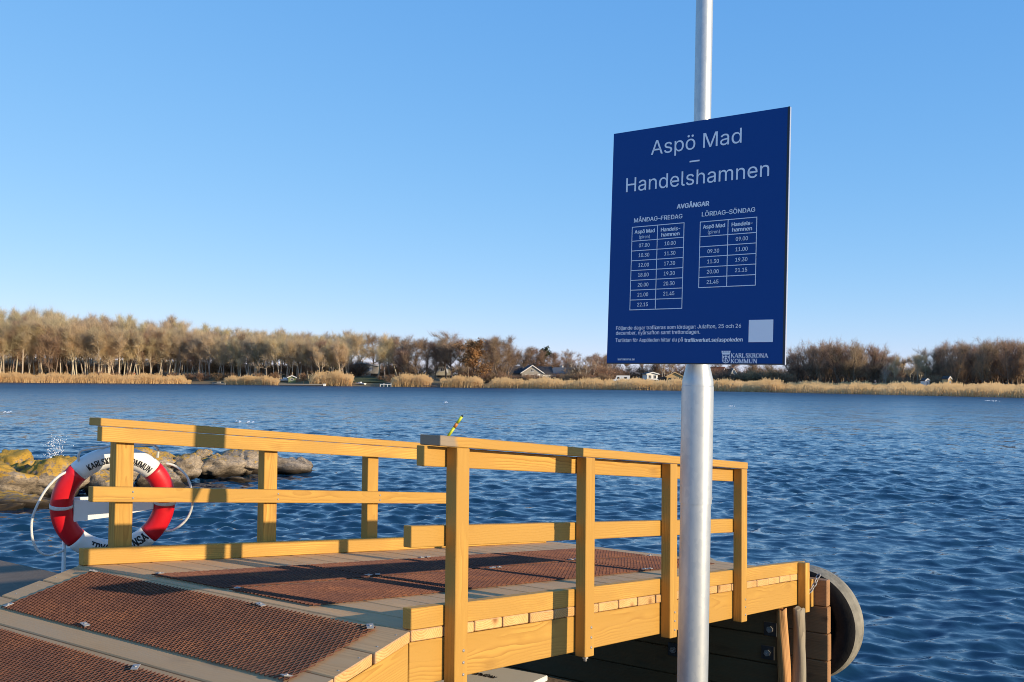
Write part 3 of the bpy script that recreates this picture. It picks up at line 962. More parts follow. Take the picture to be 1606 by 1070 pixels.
def vehicle(name, px, d, L, rz, label, body, tall=2.6, zoff=0.0):
    Y = shore(px) + d
    o = empty(name, (wx(px, Y), Y, land_z(px, Y) + zoff), rz)
    tag(o, label, 'camper van' if tall > 2 else 'car')
    mb = MB()
    if tall > 2:
        P = [(-L / 2, 0.45), (L / 2, 0.45), (L / 2, 1.1), (L / 2 - 0.8, 1.25), (L / 2 - 1.3, tall), (-L / 2, tall)]
    else:
        P = [(-L / 2, 0.35), (L / 2, 0.35), (L / 2, 0.75), (L / 2 - 0.9, 0.9), (L / 2 - 1.6, tall), (-L / 2 + 0.7, tall), (-L / 2, 0.95)]
    mb.prism(P, -0.95, 0.95, fn=lambda p: (p[0], -p[2], p[1]))
    b = mb.build('body', body, o)
    mb = MB()
    mb.box((L / 2 - 2.2, -0.98, 1.05 if tall < 2 else 1.35), (L / 2 - 1.5, 0.98, tall - 0.15 if tall < 2 else 2.0))
    mb.box((-L / 2 + 0.9, -0.98, 1.0 if tall < 2 else 1.4), (-L / 2 + 1.9, 0.98, tall - 0.15 if tall < 2 else 2.0))
    mb.build('window', M['glass'], o)
    for x in (-L / 2 + 0.9, L / 2 - 0.9):
        for s in (-1, 1):
            mb = MB()
            mb.tube([(x, s * 0.8, 0.33), (x, s * 0.98, 0.33)], 0.33, 14)
            mb.build('wheel', M['tyre'], o)
    return o


vehicle('camper_van', 975, 40, 5.6, rad(172), 'white camper van parked above the reeds below the sign', M['boat'], 2.5)
vehicle('parked_car', 412, 32, 4.3, rad(5), 'pale parked car among trunks at the right end of the wood', M['boat'], 1.45, 0.3)
vehicle('parked_car', 446, 40, 4.3, rad(175), 'silver parked car behind the white hauled boat', M['w_grey'], 1.45, 0.3)
vehicle('parked_car', 1029, 36, 4.3, rad(5), 'white car parked in front of the narrow white building', M['boat'], 1.5)


def boat(name, px, d, L, rz, label, mat, z=None):
    Y = shore(px) + d
    zz = land_z(px, Y) if z is None else z
    o = empty(name, (wx(px, Y), Y, zz), rz)
    tag(o, label, 'boat')
    mb = MB()
    secs = []
    for t in np.linspace(0, 1, 9):
        w = 0.16 * L * (1 - t ** 3) + 0.02
        hh = 0.13 * L * (1 + 0.35 * t)
        x = -L / 2 + L * t
        secs.append([(x, -w, hh), (x, -w * 0.85, hh * 0.4), (x, 0, 0.0 + 0.05 * L * t ** 2), (x, w * 0.85, hh * 0.4), (x, w, hh), (x, w * 0.8, hh * 0.92), (x, -w * 0.8, hh * 0.92)])
    vs = [p for s in secs for p in s]
    fs = []
    for i in range(8):
        for k in range(7):
            k2 = (k + 1) % 7
            fs.append((i * 7 + k, i * 7 + k2, (i + 1) * 7 + k2, (i + 1) * 7 + k))
    fs.append(tuple(range(6, -1, -1))); fs.append(tuple(8 * 7 + k for k in range(7)))
    mb.add(vs, fs)
    mb.build('hull', mat, o)
    mb = MB()
    hh = 0.13 * L
    mb.prism([(-0.1 * L, hh), (0.2 * L, hh), (0.1 * L, hh + 0.11 * L), (-0.08 * L, hh + 0.11 * L)], -0.09 * L, 0.09 * L, fn=lambda p: (p[0], -p[2], p[1]))
    mb.build('cabin', mat, o)
    return o


boat('motor_boat', 345, -2, 5.0, rad(175), 'pale motor boat moored at the gap left of the first reed clump', M['w_grey'], -0.25)
boat('hauled_boat', 447, 10, 5.5, rad(10), 'small white boat hauled ashore beside the floating jetty', M['boat'])
boat('rowing_boat', 566, 4, 4.0, rad(150), 'small white rowing boat on the grass right of the tall reed clump', M['boat'])

# floating jetty with white end
Y = shore(480) - 8
o = empty('floating_jetty', (wx(478, Y), Y, 0))
tag(o, 'long grey floating jetty with a bright white end in front of the reeds', 'jetty')
mb = MB(); mb.box((-8, -1.0, 0.35), (6.3, 1.0, 0.62)); mb.build('deck', M['w_grey'], o)
mb = MB(); mb.box((-7.8, -0.9, -0.3), (6.2, 0.9, 0.33)); mb.build('float', M['r_dark'], o)
mb = MB(); mb.box((6.31, -1.05, -0.2), (6.9, 1.05, 0.75)); mb.build('end_panel', M['boat'], o)
for x in (-5.5, -0.5):
    mb = MB(); mb.tube([(x, 1.15, -1), (x, 1.15, 1.6)], 0.1, 8); mb.build('post', M['pole_dark'], o)
# small green shed by the jetty
house('garden_shed', 459, 8, 2.4, 2.4, 1.7, 0.5, rad(10), (plain('green_paint', (0.22, 0.26, 0.12), 0.8), M['r_grey'], M['trim']), 'small green shed on the shore behind the floating jetty', [('f', 0, 0.8, 0.7, 0.6)], door=False)

def post_jetty(name, px, d, L, h, label, mat, npost):
    Y = shore(px) + d
    o = empty(name, (wx(px, Y), Y, 0)); tag(o, label, 'jetty')
    mb = MB(); mb.box((-L / 2, -0.6, h), (L / 2, 0.6, h + 0.15)); mb.build('deck', mat, o)
    for i in range(npost):
        x = -L / 2 + L * i / (npost - 1)
        mb = MB(); mb.tube([(x, -0.5, -1), (x, -0.5, h + (0.5 if i % 2 else 0.1))], 0.09, 8); mb.build('post', mat, o)
    return o


post_jetty('small_jetty', 606, -3, 3.4, 0.7, 'small pale wooden jetty on posts left of the middle reed clump', M['w_white'], 4)
post_jetty('old_jetty', 584, -1, 5.0, 0.45, 'dark old plank jetty left of the small pale jetty', M['w_dark'], 4)
post_jetty('bathing_jetty', 1008, -3, 4.0, 0.5, 'dark weathered jetty posts in front of the reeds left of the signpost', M['pole_dark'], 6)
post_jetty('shore_jetty', 675, -2, 4.0, 0.45, 'low brown jetty between two reed clumps', M['w_dark'], 3)

# person in red far off at the wood's edge
def far_person():
    px, d = 212, 10
    Y = shore(px) + d
    o = empty('person', (wx(px, Y), Y, land_z(px, Y) + 1.0)); tag(o, 'tiny person in a red jacket standing behind the left reeds', 'person')
    mb = MB(); mb.tube([(-.1, 0, -.3), (-.1, 0, .85)], [.07, .1], 8); mb.tube([(.1, 0, -.3), (.1, 0, .85)], [.07, .1], 8)
    mb.tube([(0, 0, 1.5), (0, 0, 1.62), (0, 0, 1.74), (0, 0, 1.8)], [.06, .11, .1, .03], 8); mb.build('body', M['w_tan'], o)
    mb = MB(); mb.tube([(0, 0, .75), (0, 0, 1.1), (0, 0, 1.45), (0, 0, 1.55)], [.2, .2, .23, .08], 10)
    for s in (-1, 1): mb.tube([(s * .22, 0, 1.45), (s * .3, 0, 1.1), (s * .28, -.1, .8)], [.08, .07, .05], 8)
    mb.build('red_jacket', M['red_paint'], o)


far_person()
# ------------------------------------------------------------------ breakwater rocks
def rock_mesh(seed, n=40, m_=26):
    r = np.random.default_rng(seed)
    planes = []
    for k in range(16):
        v = r.normal(size=3); v /= np.linalg.norm(v); planes.append((v, r.uniform(0.52, 0.92)))
    K_ = r.normal(size=(26, 3)) * np.geomspace(2.5, 17, 26)[:, None]
    ph = r.uniform(0, 6.28, 26); am = 0.034 / np.geomspace(1, 3.2, 26)
    vs = []; fs = []
    for j in range(m_ + 1):
        lat = math.pi * j / m_ - math.pi / 2
        for i in range(n):
            lo = 2 * math.pi * i / n
            d = np.array([math.cos(lat) * math.cos(lo), math.cos(lat) * math.sin(lo), math.sin(lat)])
            c = np.array([max(d @ v, 1e-3) / h for v, h in planes])
            rr = 1.0 / (np.sum(c ** 60)) ** (1 / 60)
            rr = min(rr, 1.05)
            rr += float(np.sum(am * np.sin(K_ @ d + ph)))
            vs.append(d * rr)
    for j in range(m_):
        for i in range(n):
            i2 = (i + 1) % n
            fs.append((j * n + i, j * n + i2, (j + 1) * n + i2, (j + 1) * n + i))
    mb = MB(); mb.add(vs, fs, smooth=True)
    return mb.mesh('rock', M['rock'])


ROCKS = [rock_mesh(s) for s in range(9)]
GR = 'boulders of the breakwater'
def rock(px, Y, z, sx, sy, sz, label, rz=None, k=None):
    o = link('rock', ROCKS[k if k is not None else random.randrange(9)], None, (wx(px, Y), Y, z), (random.uniform(-.25, .25), random.uniform(-.25, .25), random.uniform(0, 6.28) if rz is None else rz), (sx, sy, sz))
    tag(o, label, 'rock', GR)
    return o


BW = [  # px, Y, z, half sizes, label
    (-12, 21.6, 0.55, .95, .8, .62, 'large rounded tan boulder cut by the left picture edge'),
    (20, 23.4, 0.72, .55, .5, .38, 'yellow lichened boulder behind the boulder at the left edge'),
    (42, 22.8, 0.55, .5, .5, .42, 'pale pinkish boulder left of the big lichened boulder'),
    (85, 22.2, 0.52, .85, .8, .66, 'big boulder covered in yellow lichen left of the lifebuoy'),
    (52, 21.0, 0.12, 1.15, .7, .36, 'low flat brown boulder at the waterline below the lichened one'),
    (4, 20.2, 0.02, .6, .5, .26, 'small brown rock at the waterline by the left picture edge'),
    (112, 23.6, 0.62, .8, .6, .42, 'yellow topped boulder behind the lifebuoy rim'),
    (158, 22.6, 0.32, .6, .5, .42, 'grey boulder seen through the ring of the lifebuoy'),
    (205, 24.6, 0.55, .7, .6, .45, 'grey brown boulder behind the first left post'),
    (182, 23.2, 0.45, .55, .5, .42, 'speckled boulder behind the lifebuoy and post'),
    (236, 25.2, 0.58, .7, .55, .42, 'dark boulder at the top of the breakwater right of the lifebuoy'),
    (288, 25.4, 0.42, .68, .6, .52, 'rounded orange grey boulder right of the lifebuoy'),
    (262, 24.2, 0.22, .58, .5, .38, 'pale boulder at the waterline beside the lifebuoy rope'),
    (290, 24.4, 0.0, .75, .5, .2, 'flat wet rock at the waterline right of the lifebuoy rope'),
    (320, 26.8, 0.6, .4, .35, .25, 'small dark rock wedged between two grey boulders'),
    (345, 26.6, 0.40, .75, .6, .48, 'grey boulder under the top rail'),
    (385, 27.2, 0.42, .85, .6, .46, 'long grey boulder with a pale spot left of the second left post'),
    (366, 26.0, 0.02, .75, .5, .24, 'low wet rock at the waterline under the long grey boulder'),
    (420, 28.4, 0.38, .6, .5, .42, 'grey boulder behind the second left post'),
    (452, 28.4, 0.22, .75, .5, .36, 'outermost smooth brown boulder of the breakwater'),
    (476, 29.0, 0.04, .4, .4, .18, 'small rock at the outer tip of the breakwater'),
]
for i, r_ in enumerate(BW):
    rock(r_[0], r_[1], r_[2] - 0.08 - 0.06 * (r_[0] < 130), r_[3], r_[4], r_[5] * 0.88, r_[6], k=i % 9)
# rubble under the boulders
for px in np.arange(-60, 470, 17):
    Y = 23.8 + px * 0.011 + random.uniform(-.3, .5)
    rock(px, Y, 0.02, .5, .5, .40, 'small dark rubble stone between the breakwater boulders')

# splash behind the breakwater
mb = MB()
for i in range(300):
    t = random.random() ** 1.6
    px = 92 + random.gauss(2, 8) - (1 - t) * 6
    Yd = 26.3 + random.gauss(0, .25)
    zz = 0.45 + t * 0.62 + random.gauss(0, .06)
    r = random.uniform(0.004, 0.013)
    c = Vector((wx(px, Yd), Yd, zz))
    vs = [c + Vector(v) * r for v in ((1, 0, 0), (-1, 0, 0), (0, 1, 0), (0, -1, 0), (0, 0, 1.3), (0, 0, -1.3))]
    mb.add(vs, [(0, 2, 4), (2, 1, 4), (1, 3, 4), (3, 0, 4), (2, 0, 5), (1, 2, 5), (3, 1, 5), (0, 3, 5)])
M['foam'] = plain('white_foam', (0.8, 0.82, 0.85), 0.7, 0, 0.02)
tag(mb.build('splash', M['foam']), 'white spray thrown up by a wave behind the breakwater', 'splash', kind='stuff')
# a few whitecaps far out
mb = MB()
for px, py in [(1147, 638), (388, 663), (1548, 629), (1556, 629), (1562, 630), (20, 648), (700, 632)]:
    Y = F_PX * (CAMZ - 0.1) / (py - hor(px))
    for k in range(7):
        c = Vector((wx(px, Y) + random.gauss(0, .2), Y + random.gauss(0, .25), 0.1 + random.random() * 0.08))
        a, b = random.uniform(.03, .08), random.uniform(.02, .05)
        mb.add([c + Vector((-a, -b, 0)), c + Vector((a, -b * .5, 0.03)), c + Vector((a * .6, b, 0.08)), c + Vector((-a * .7, b, 0.06))], [(0, 1, 2, 3)])
tag(mb.build('whitecaps', M['foam']), 'small white wave crests scattered on the open water', 'foam', kind='stuff')

# ------------------------------------------------------------------ FOOTBRIDGE frame of reference
AZ = 0.6212
S1, S2 = 0.0942, 0.2201
WID = 2.328
P0 = Vector((-0.4016, 4.2286, CAMZ - 1.0216))
RZ = math.pi / 2 - AZ
D3 = Vector((math.sin(AZ), math.cos(AZ), 0)); L3 = Vector((-math.cos(AZ), math.sin(AZ), 0))


def uvz(u, v, z):
    p = P0 + D3 * u + L3 * v
    return Vector((p.x, p.y, z))


def sh(p):  # falling deck
    return (p[0], p[1], p[2] - S1 * p[0])


def sn(p):  # rising approach
    return (p[0], p[1], p[2] + S2 * p[0])


def screw_mesh():
    mb = MB(); mb.lathe([(0.0, 0.004), (0.005, 0.003), (0.007, 0.0), (0.007, -0.004)], 8)
    return mb.mesh('screw', M['bolt'])


SCREW = screw_mesh()
def clip_mesh():
    mb = MB(); mb.box((-0.021, -0.014, 0.002), (0.021, 0.014, 0.006), bev=0.002)
    mb.lathe([(0.0, 0.0095), (0.006, 0.0095), (0.007, 0.006), (0.007, 0.0)], 6, smooth=False)
    return mb.mesh('clip', M['bolt'])


CLIP = clip_mesh()

br = empty('footbridge', tuple(P0), RZ)
tag(br, 'new yellow pine footbridge with railings sloping down to the tyre fenders', 'footbridge')

# deck planks (one mesh, shared)
PITCH_P = 0.2125
mb = MB(); mb.box((0.005, 0.0, -0.046), (PITCH_P - 0.006, WID + 0.06, 0.0), fn=sh, grain=1, bev=0.004)
pm = mb.mesh('plank', [M['plank'], M['endgrain']])
for p in pm.polygons:
    if abs(p.normal.y) > 0.9: p.material_index = 1
u = 0.0
NPL = 22
for i in range(NPL):
    u = 0.005 + i * PITCH_P
    link('plank', pm, br, (u, random.uniform(-0.004, 0.002), -S1 * u + random.uniform(-0.0015, 0.0015)))
UEND = 0.005 + NPL * PITCH_P
# stringers
for v0, v1 in ((0.003, 0.075), (WID - 0.02, WID + 0.055)):
    mb = MB(); mb.box((0.0, v0, -0.228), (UEND - 0.05, v1, -0.049), fn=sh); mb.build('beam', M['pine'], br)
mb = MB(); mb.box((UEND - 0.045, -0.025, -0.26), (UEND + 0.0, WID + 0.06, -0.049), fn=sh, grain=1); mb.build('end_beam', M['pine'], br)
# kerbs
mb = MB(); mb.box((0.006, 0.0, 0.002), (4.56, 0.048, 0.0885), fn=sh); mb.build('kerb', M['pine'], br)
mb = MB(); mb.box((0.006, WID, 0.002), (4.50, WID + 0.048, 0.092), fn=sh); mb.build('kerb', M['pine'], br)
# right railing
for a, b in ((0.215, 0.302), (1.258, 1.345), (2.188, 2.275), (3.213, 3.302)):
    mb = MB(); mb.box((a, -0.062, -0.245), (b, -0.002, 0.754), fn=sh, grain=2); po = mb.build('post', M['pine'], br)
    for h in (-0.10, -0.15, -0.20):
        link('screw', SCREW, po, sh((b - 0.03, -0.063, h)), (rad(90), 0, 0))
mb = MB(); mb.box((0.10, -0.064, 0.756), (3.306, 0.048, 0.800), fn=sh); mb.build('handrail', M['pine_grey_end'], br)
mb = MB(); mb.box((0.075, 0.0, 0.668), (3.30, 0.045, 0.753), fn=sh); mb.build('top_rail', M['pine'], br)
mb = MB(); mb.box((0.0, 0.0, 0.334), (3.30, 0.045, 0.422), fn=sh); mb.build('mid_rail', M['pine'], br)
# left railing
for a, b in ((0.222, 0.335), (1.292, 1.402), (2.252, 2.362), (3.252, 3.36)):
    mb = MB(); mb.box((a, WID + 0.050, -0.245), (b, WID + 0.112, 0.754), fn=sh, grain=2); po = mb.build('post', M['pine'], br)
    for h in (0.40, 0.365):
        link('screw', SCREW, po, sh(((a + b) / 2 + 0.02, WID - 0.001, h)), (rad(90), 0, 0))
mb = MB(); mb.box((0.088, WID - 0.002, 0.757), (3.36, WID + 0.112, 0.800), fn=sh); mb.build('handrail', M['pine'], br)
mb = MB(); mb.box((0.098, WID, 0.672), (3.36, WID + 0.048, 0.754), fn=sh); mb.build('top_rail', M['pine'], br)
mb = MB(); mb.box((0.053, WID, 0.342), (3.34, WID + 0.048, 0.426), fn=sh); mb.build('mid_rail', M['pine'], br)
# end stub
mb = MB(); mb.box((4.405, -0.062, -0.28), (4.49, -0.002, 0.088), fn=sh, grain=2); mb.build('post_stub', M['pine'], br)
# bolts under posts
for uu in (1.31,):
    mb = MB(); mb.tube([(uu, -0.03, -0.272 - S1 * uu), (uu, -0.03, -0.24 - S1 * uu)], 0.010, 8)
    mb.tube([(uu, -0.03, -0.258 - S1 * uu), (uu, -0.03, -0.248 - S1 * uu)], 0.016, 6, smooth=False)
    mb.build('bolt', M['bolt'], br)


# expanded metal gratings
def grating_mesh(lu, lv, LW=0.046, SW=0.026, fn=ident):
    mb = MB()
    ns = int(lv / (SW / 2)); nu = int(lu / (LW / 2))
    hw, ht = 0.0036, 0.0014
    ca, sa = math.cos(rad(-52)), math.sin(rad(-52))
    V = []; Fc = []
    for j in range(ns):
        vc = SW / 4 + j * SW / 2
        base = len(V)
        for i in range(nu + 1):
            uu = i * LW / 2
            vv = vc + (SW / 4) * (1 if (i + j) % 2 else -1)
            for (q, w) in ((-hw, -ht), (hw, -ht), (hw, ht), (-hw, ht)):
                dv = q * ca - w * sa
                dz = q * sa + w * ca
                V.append(fn((uu, vv + dv, 0.006 + dz)))
        for i in range(nu):
            for k in range(4):
                k2 = (k + 1) % 4
                Fc.append((base + i * 4 + k, base + (i + 1) * 4 + k, base + (i + 1) * 4 + k2, base + i * 4 + k2))
    mb.add(V, Fc)
    return mb.mesh('grating', M['rust'])


gm = grating_mesh(1.06, 0.575, fn=lambda p: (p[0], p[1], p[2] - S1 * p[0]))
for i in range(4):
    for k, v0 in enumerate((0.655, 1.262)):
        uu = 0.085 + i * 1.072 + random.uniform(-.004, .004)
        g_ = link('grating', gm, br, (uu, v0 + random.uniform(-.004, .004), 0.003 - S1 * uu))
        for cu, cv in ((0.03, 0.02), (1.03, 0.55)) if i % 2 else ((0.03, 0.55), (1.03, 0.02)):
            link('clip', CLIP, g_, (cu, cv, 0.010 - S1 * cu), (0, math.atan(S1), random.uniform(0, 3)))

# ------------------------------------------------------------------ access ramp (rising from the quay)
rp = empty('access_ramp', tuple(P0), RZ)
tag(rp, 'plank access ramp with rusty gratings rising from the quay to the footbridge', 'ramp')
mb = MB(); mb.box((-0.2065, 0.0, -0.046), (-0.003, WID + 0.035, 0.0), fn=sn, grain=1, bev=0.004)
pm2 = mb.mesh('plank', [M['plank'], M['endgrain']])
for p in pm2.polygons:
    if abs(p.normal.y) > 0.9: p.material_index = 1
for i in range(13):
    uu = -i * 0.2125
    link('plank', pm2, rp, (uu, random.uniform(-.005, .005), S2 * uu + random.uniform(-.001, .001)))
for v0, v1 in ((0.004, 0.08), (WID - 0.05, WID + 0.03)):
    mb = MB(); mb.box((-2.6, v0, -0.27), (-0.004, v1, -0.049), fn=sn); mb.build('beam', M['pine'], rp)
gm2 = grating_mesh(0.50, 2.03, fn=lambda p: (p[0], p[1], p[2] + S2 * p[0]))
for i in range(4):
    uu = -0.525 - i * 0.635
    g_ = link('grating', gm2, rp, (uu, 0.14, 0.003 + S2 * uu))
    for cu, cv in ((0.47, 0.03), (0.47, 0.7), (0.47, 2.0), (0.02, 0.03), (0.02, 1.35), (0.02, 2.0)):
        link('clip', CLIP, g_, (cu, cv, 0.010 + S2 * cu), (0, -math.atan(S2), random.uniform(0, 3)))
for v in (0.03, WID - 0.02):
    for i in range(7):
        for du in (-0.05, -0.16):
            uu = -i * 0.2125 + du
            link('screw', SCREW, rp, (uu, v, S2 * uu - 0.001), scale=(0.7, 0.7, 0.6))

# ------------------------------------------------------------------ quay the ramp starts from
ZQ = 0.95
mb = MB()
mb.prism([(-9, -9), (1.62, -9), (1.66, 5.2), (1.74, 9), (-9, 9)][::1], -1.2, ZQ)
q = mb.build('quay', M['concrete'], None, (P0.x, P0.y, 0), (0, 0, RZ)); tag(q, kind='structure')
# rope lying on the quay
mb = MB()
pts = [uvz(0.75 + 0.02 * math.sin(t * 5), 4.0 + t, ZQ + 0.016) for t in np.linspace(-0.15, 2.6, 16)]
mb.tube(pts, 0.016, 8)
tag(mb.build('mooring_rope', M['yg_rope']), 'yellow green rope lying across the shaded quay left of the ramp', 'rope')
# pale sheet resting on the quay under the bridge
sheet = empty('white_sheet', tuple(uvz(1.36, 0.42, ZQ)), RZ + rad(4))
tag(sheet, 'pale grey sheet with a scribbled mark lying on the quay under the bridge', 'sheet')
mb = MB(); mb.box((-0.22, -0.06, 0.0), (0.22, 0.46, 0.03), bev=0.004); mb.build('panel', M['grey_sheet'], sheet)
mb = MB()
x = 0.0
for k in range(9):
    a = [(0.02 + 0.016 * math.sin(k * 1.7 + t * 6.0) + (0.02 if k in (3, 5) else 0) * t, 0.33 - k * 0.020 - 0.02 * t, 0.0325) for t in np.linspace(0, 1, 6)]
    mb.tube(a, 0.003, 4)
mb.build('scribble', M['black_print'], sheet)

# ------------------------------------------------------------------ pier under the far end
pr = empty('timber_pier', tuple(uvz(4.2, 0, 0)), RZ)
tag(pr, 'dark planked timber pier with bolts carrying the far end of the bridge', 'pier')
for i, zt in enumerate((0.93, 0.72, 0.51, 0.30, 0.09, -0.12)):
    mb = MB(); mb.box((random.uniform(0, .012), 0.075, zt - 0.204), (0.06, 3.4, zt), grain=1, bev=0.006)
    mb.build('board', M['dark_wood'], pr)
for y in (1.1, 2.3, 3.3):
    mb = MB(); mb.tube([(0.16, y, -2), (0.16, y, 0.85)], 0.09, 10); mb.build('pile', M['dark_wood'], pr)
for (v, z) in ((0.13, 0.775), (0.15, 0.60), (0.9, 0.70), (0.92, 0.5)):
    mb = MB(); mb.box((-0.010, v - 0.05, z - 0.05), (-0.001, v + 0.05, z + 0.05), bev=0.002)
    pl = mb.build('washer_plate', M['plate'], pr)
    mb = MB(); mb.tube([(-0.055, v, z), (-0.011, v, z)], 0.011, 8); mb.tube([(-0.032, v, z), (-0.011, v, z)], 0.024, 6, smooth=False)
    mb.build('bolt', M['bolt'], pl)
# split log piles
def log(name, u, v, r, z0, z1, mat, label, seed):
    """an irregular, gnarled pile"""
    lr = random.Random(seed)
    ph = [lr.uniform(0, 6.28) for _ in range(8)]
    nk, nseg = 36, 18
    vs = []; gs = []; fs = []
    for k in range(nk + 1):
        t = k / nk
        c = uvz(u + 0.008 * math.sin(5 * t + ph[0]), v + 0.012 * math.sin(9 * t + ph[1]), z0 + (z1 - z0) * t)
        for i in range(nseg):
            th = 2 * math.pi * i / nseg
            q = 1 + 0.10 * math.sin(2 * th + 6 * t + ph[2]) + 0.07 * math.sin(3 * th + 13 * t + ph[3]) + 0.05 * math.sin(5 * th + ph[4] + 21 * t) + 0.12 * math.sin(11 * t + ph[5])
            q *= 1.08 - 0.2 * t
            p = c + (D3 * math.cos(th) + L3 * math.sin(th)) * r * q
            if k == nk: p.z += 0.012 * math.sin(3 * th + ph[6])
            vs.append(p); gs.append((t * (z1 - z0), math.cos(th) * r * q, math.sin(th) * r * q))
    for k in range(nk):
        for i in range(nseg):
            i2 = (i + 1) % nseg
            fs.append((k * nseg + i, k * nseg + i2, (k + 1) * nseg + i2, (k + 1) * nseg + i))
    o = MB(); o.add(vs, fs, gs, smooth=True)
    o.f.append(tuple(nk * nseg + i for i in range(nseg))); o.mi.append(0); o.sm.append(False)
    return tag(o.build(name, mat), label, 'pile')


log('log_pile', 4.28, -0.050, 0.055, -1.0, 0.935, M['log'], 'weathered grey log pile standing under the bridge end', 3)
log('split_log', 4.15, 0.020, 0.042, -1.0, 0.945, M['split'], 'split orange timber pile left of the grey log', 5)

# fender wall and tyres beyond the bridge end
fw_ = empty('fender_wall', tuple(uvz(UEND + 0.02, 0, 0)), RZ)
tag(fw_, 'stack of brown squared timbers facing the sea at the bridge end', 'fender')
for i in range(7):
    zt = 1.085 - i * 0.206
    mb = MB(); mb.box((0.0, -0.13 + random.uniform(-.006, .006), zt - 0.202), (0.07, 2.9, zt), grain=1, bev=0.006)
    mb.build('timber', M['brown_wood'], fw_)


def tyre(v, z, label, R=0.445, wd=0.24):
    o = empty('tyre_fender', tuple(uvz(UEND + 0.10 + wd / 2, v, z)), RZ)
    tag(o, label, 'tyre', 'tyre fenders at the bridge end')
    f = lambda p: (p[2], p[0], p[1])
    h = wd / 2
    mb = MB()
    prof_ = [(0.60 * R, -h * 0.75), (0.66 * R, -h * 0.98), (0.80 * R, -h * 1.04), (0.91 * R, -h * 0.98), (0.955 * R, -h * 0.86)]
    mb.lathe(prof_[::-1], 64, f); mb.lathe([(r, -z_) for r, z_ in prof_], 64, f)
    mb.lathe([(0.60 * R, h * 0.75), (0.585 * R, h * 0.6), (0.585 * R, -h * 0.6), (0.60 * R, -h * 0.75)], 64, f)
    mb.lathe([(0.62 * R, h * .7), (0.92 * R, h * .84), (0.92 * R, -h * .84), (0.62 * R, -h * .7)], 48, f)
    mb.build('sidewall', M['tyre'], o)
    mb = MB()
    mb.lathe([(0.0, -0.02), (0.35 * R, -0.03), (0.55 * R, -h * 0.45), (0.600 * R, -h * 0.55)], 40, f)
    mb.lathe([(0.600 * R, h * 0.3), (0.35 * R, 0.03), (0.0, 0.02)], 40, f)
    mb.build('rim', M['tyre'], o)  # black disc added across the open hole, standing in for the shaded inside
    mb = MB()
    pr_ = []
    for k in range(15):
        x = -0.86 + 1.72 * k / 14
        groove = 0.022 * R if k in (4, 7, 10) else 0.0
        pr_.append((R * (0.955 + 0.045 * (1 - (abs(x) / 0.86) ** 2.2)) - groove, x * h))
    mb.lathe(pr_[::-1], 64, f)
    mb.build('tread', M['tread'], o)
    return o


tyre(0.115, 0.705, 'large worn tyre fender at the right end of the timber stack')
tyre(1.12, 0.70, 'tyre fender just showing over the deck end behind the third post')

# chain at the end
ch = MB()
A = uvz(4.50, -0.045, 1.01); B = uvz(4.66, -0.075, 1.135)
chain = empty('chain', tuple(A)); tag(chain, 'short galvanised chain tying the bridge end to the fender timbers', 'chain')
n = 6
for i in range(n):
    c = A.lerp(B, (i + 0.5) / n) - A + Vector((0, 0, -0.02 * math.sin(math.pi * (i + .5) / n)))
    ax = (B - A).normalized(); side = ax.orthogonal().normalized()
    if i % 2: side = ax.cross(side)
    pts = [c + ax * 0.026 * math.cos(t) + side * 0.013 * math.sin(t) for t in np.linspace(0, 2 * math.pi, 15)]
    mb = MB(); mb.tube(pts, 0.0042, 6, cap=False); mb.build('chain_link', M['bolt'], chain)

# ------------------------------------------------------------------ sign post
def on_px(x, y, Y):
    return Vector((0, 0, CAMZ)) + (fw + rt * ((x - 803) / F_PX) - upv * ((y - 535) / F_PX)) * (Y / (fw + rt * ((x - 803) / F_PX) - upv * ((y - 535) / F_PX)).y)


PB = on_px(1086, 1070, 4.80); PT = on_px(1105, 0, 4.80 + 0.06)
pdir = (PT - PB).normalized()
def at_z(z):
    return PB + pdir * ((z - PB.z) / pdir.z)


pole = empty('signpost', tuple(at_z(ZQ)))
tag(pole, 'galvanised steel signpost, thicker below a conical sleeve', 'post')
pole.rotation_mode = 'QUATERNION'; pole.rotation_quaternion = pdir.to_track_quat('Z', 'Y')
zc = lambda y: (on_px(1090, y, 4.82).z - ZQ)
R_L, R_S, R_U = 0.0705, 0.0742, 0.0402
zs0, zs1 = zc(789), zc(606)
zt = zc(572)
mb = MB(); mb.lathe([(R_L, 0), (R_L, zs0 + 0.05)], 48); mb.lathe([(0.15, 0), (0.15, 0.02)], 32); mb.lathe([(0.15, 0.02), (R_L, 0.02)], 32); mb.build('lower_tube', M['galv'], pole)
mb = MB(); mb.lathe([(R_L, zs0), (R_S, zs0)], 48); mb.lathe([(R_S, zs0), (R_S, zs1)], 48); mb.lathe([(R_S, zs1), (R_S * 0.975, zs1 + 0.002)], 48); sv = mb.build('sleeve', M['galv'], pole)
mb = MB()
pf = [(R_S * 0.975, zs1 + 0.002)]
for t in np.linspace(0, 1, 10):
    pf.append((R_S * 0.975 + (R_U + 0.002 - R_S * 0.975) * (t ** 1.15), zs1 + 0.02 + (zt + 0.02 - zs1) * t))
mb.lathe(pf, 48); mb.build('cone', M['galv'], pole)
mb = MB(); mb.lathe([(R_U, zs1), (R_U, zc(-1100))], 40); mb.build('upper_tube', M['galv'], pole)
for y_, az_ in ((611, -0.14), (781, -0.19)):
    mb = MB(); mb.lathe([(0, 0.006), (0.006, 0.005), (0.008, 0.0), (0.008, -0.003)], 10)
    th = -math.pi / 2 + az_ - 0.45
    s_ = mb.build('sleeve_screw', M['bolt'], sv, (R_S * math.cos(th), R_S * math.sin(th), zc(y_)), (rad(90), 0, th + math.pi / 2))
    s_.scale = (0.8, 1.5, 1.0)

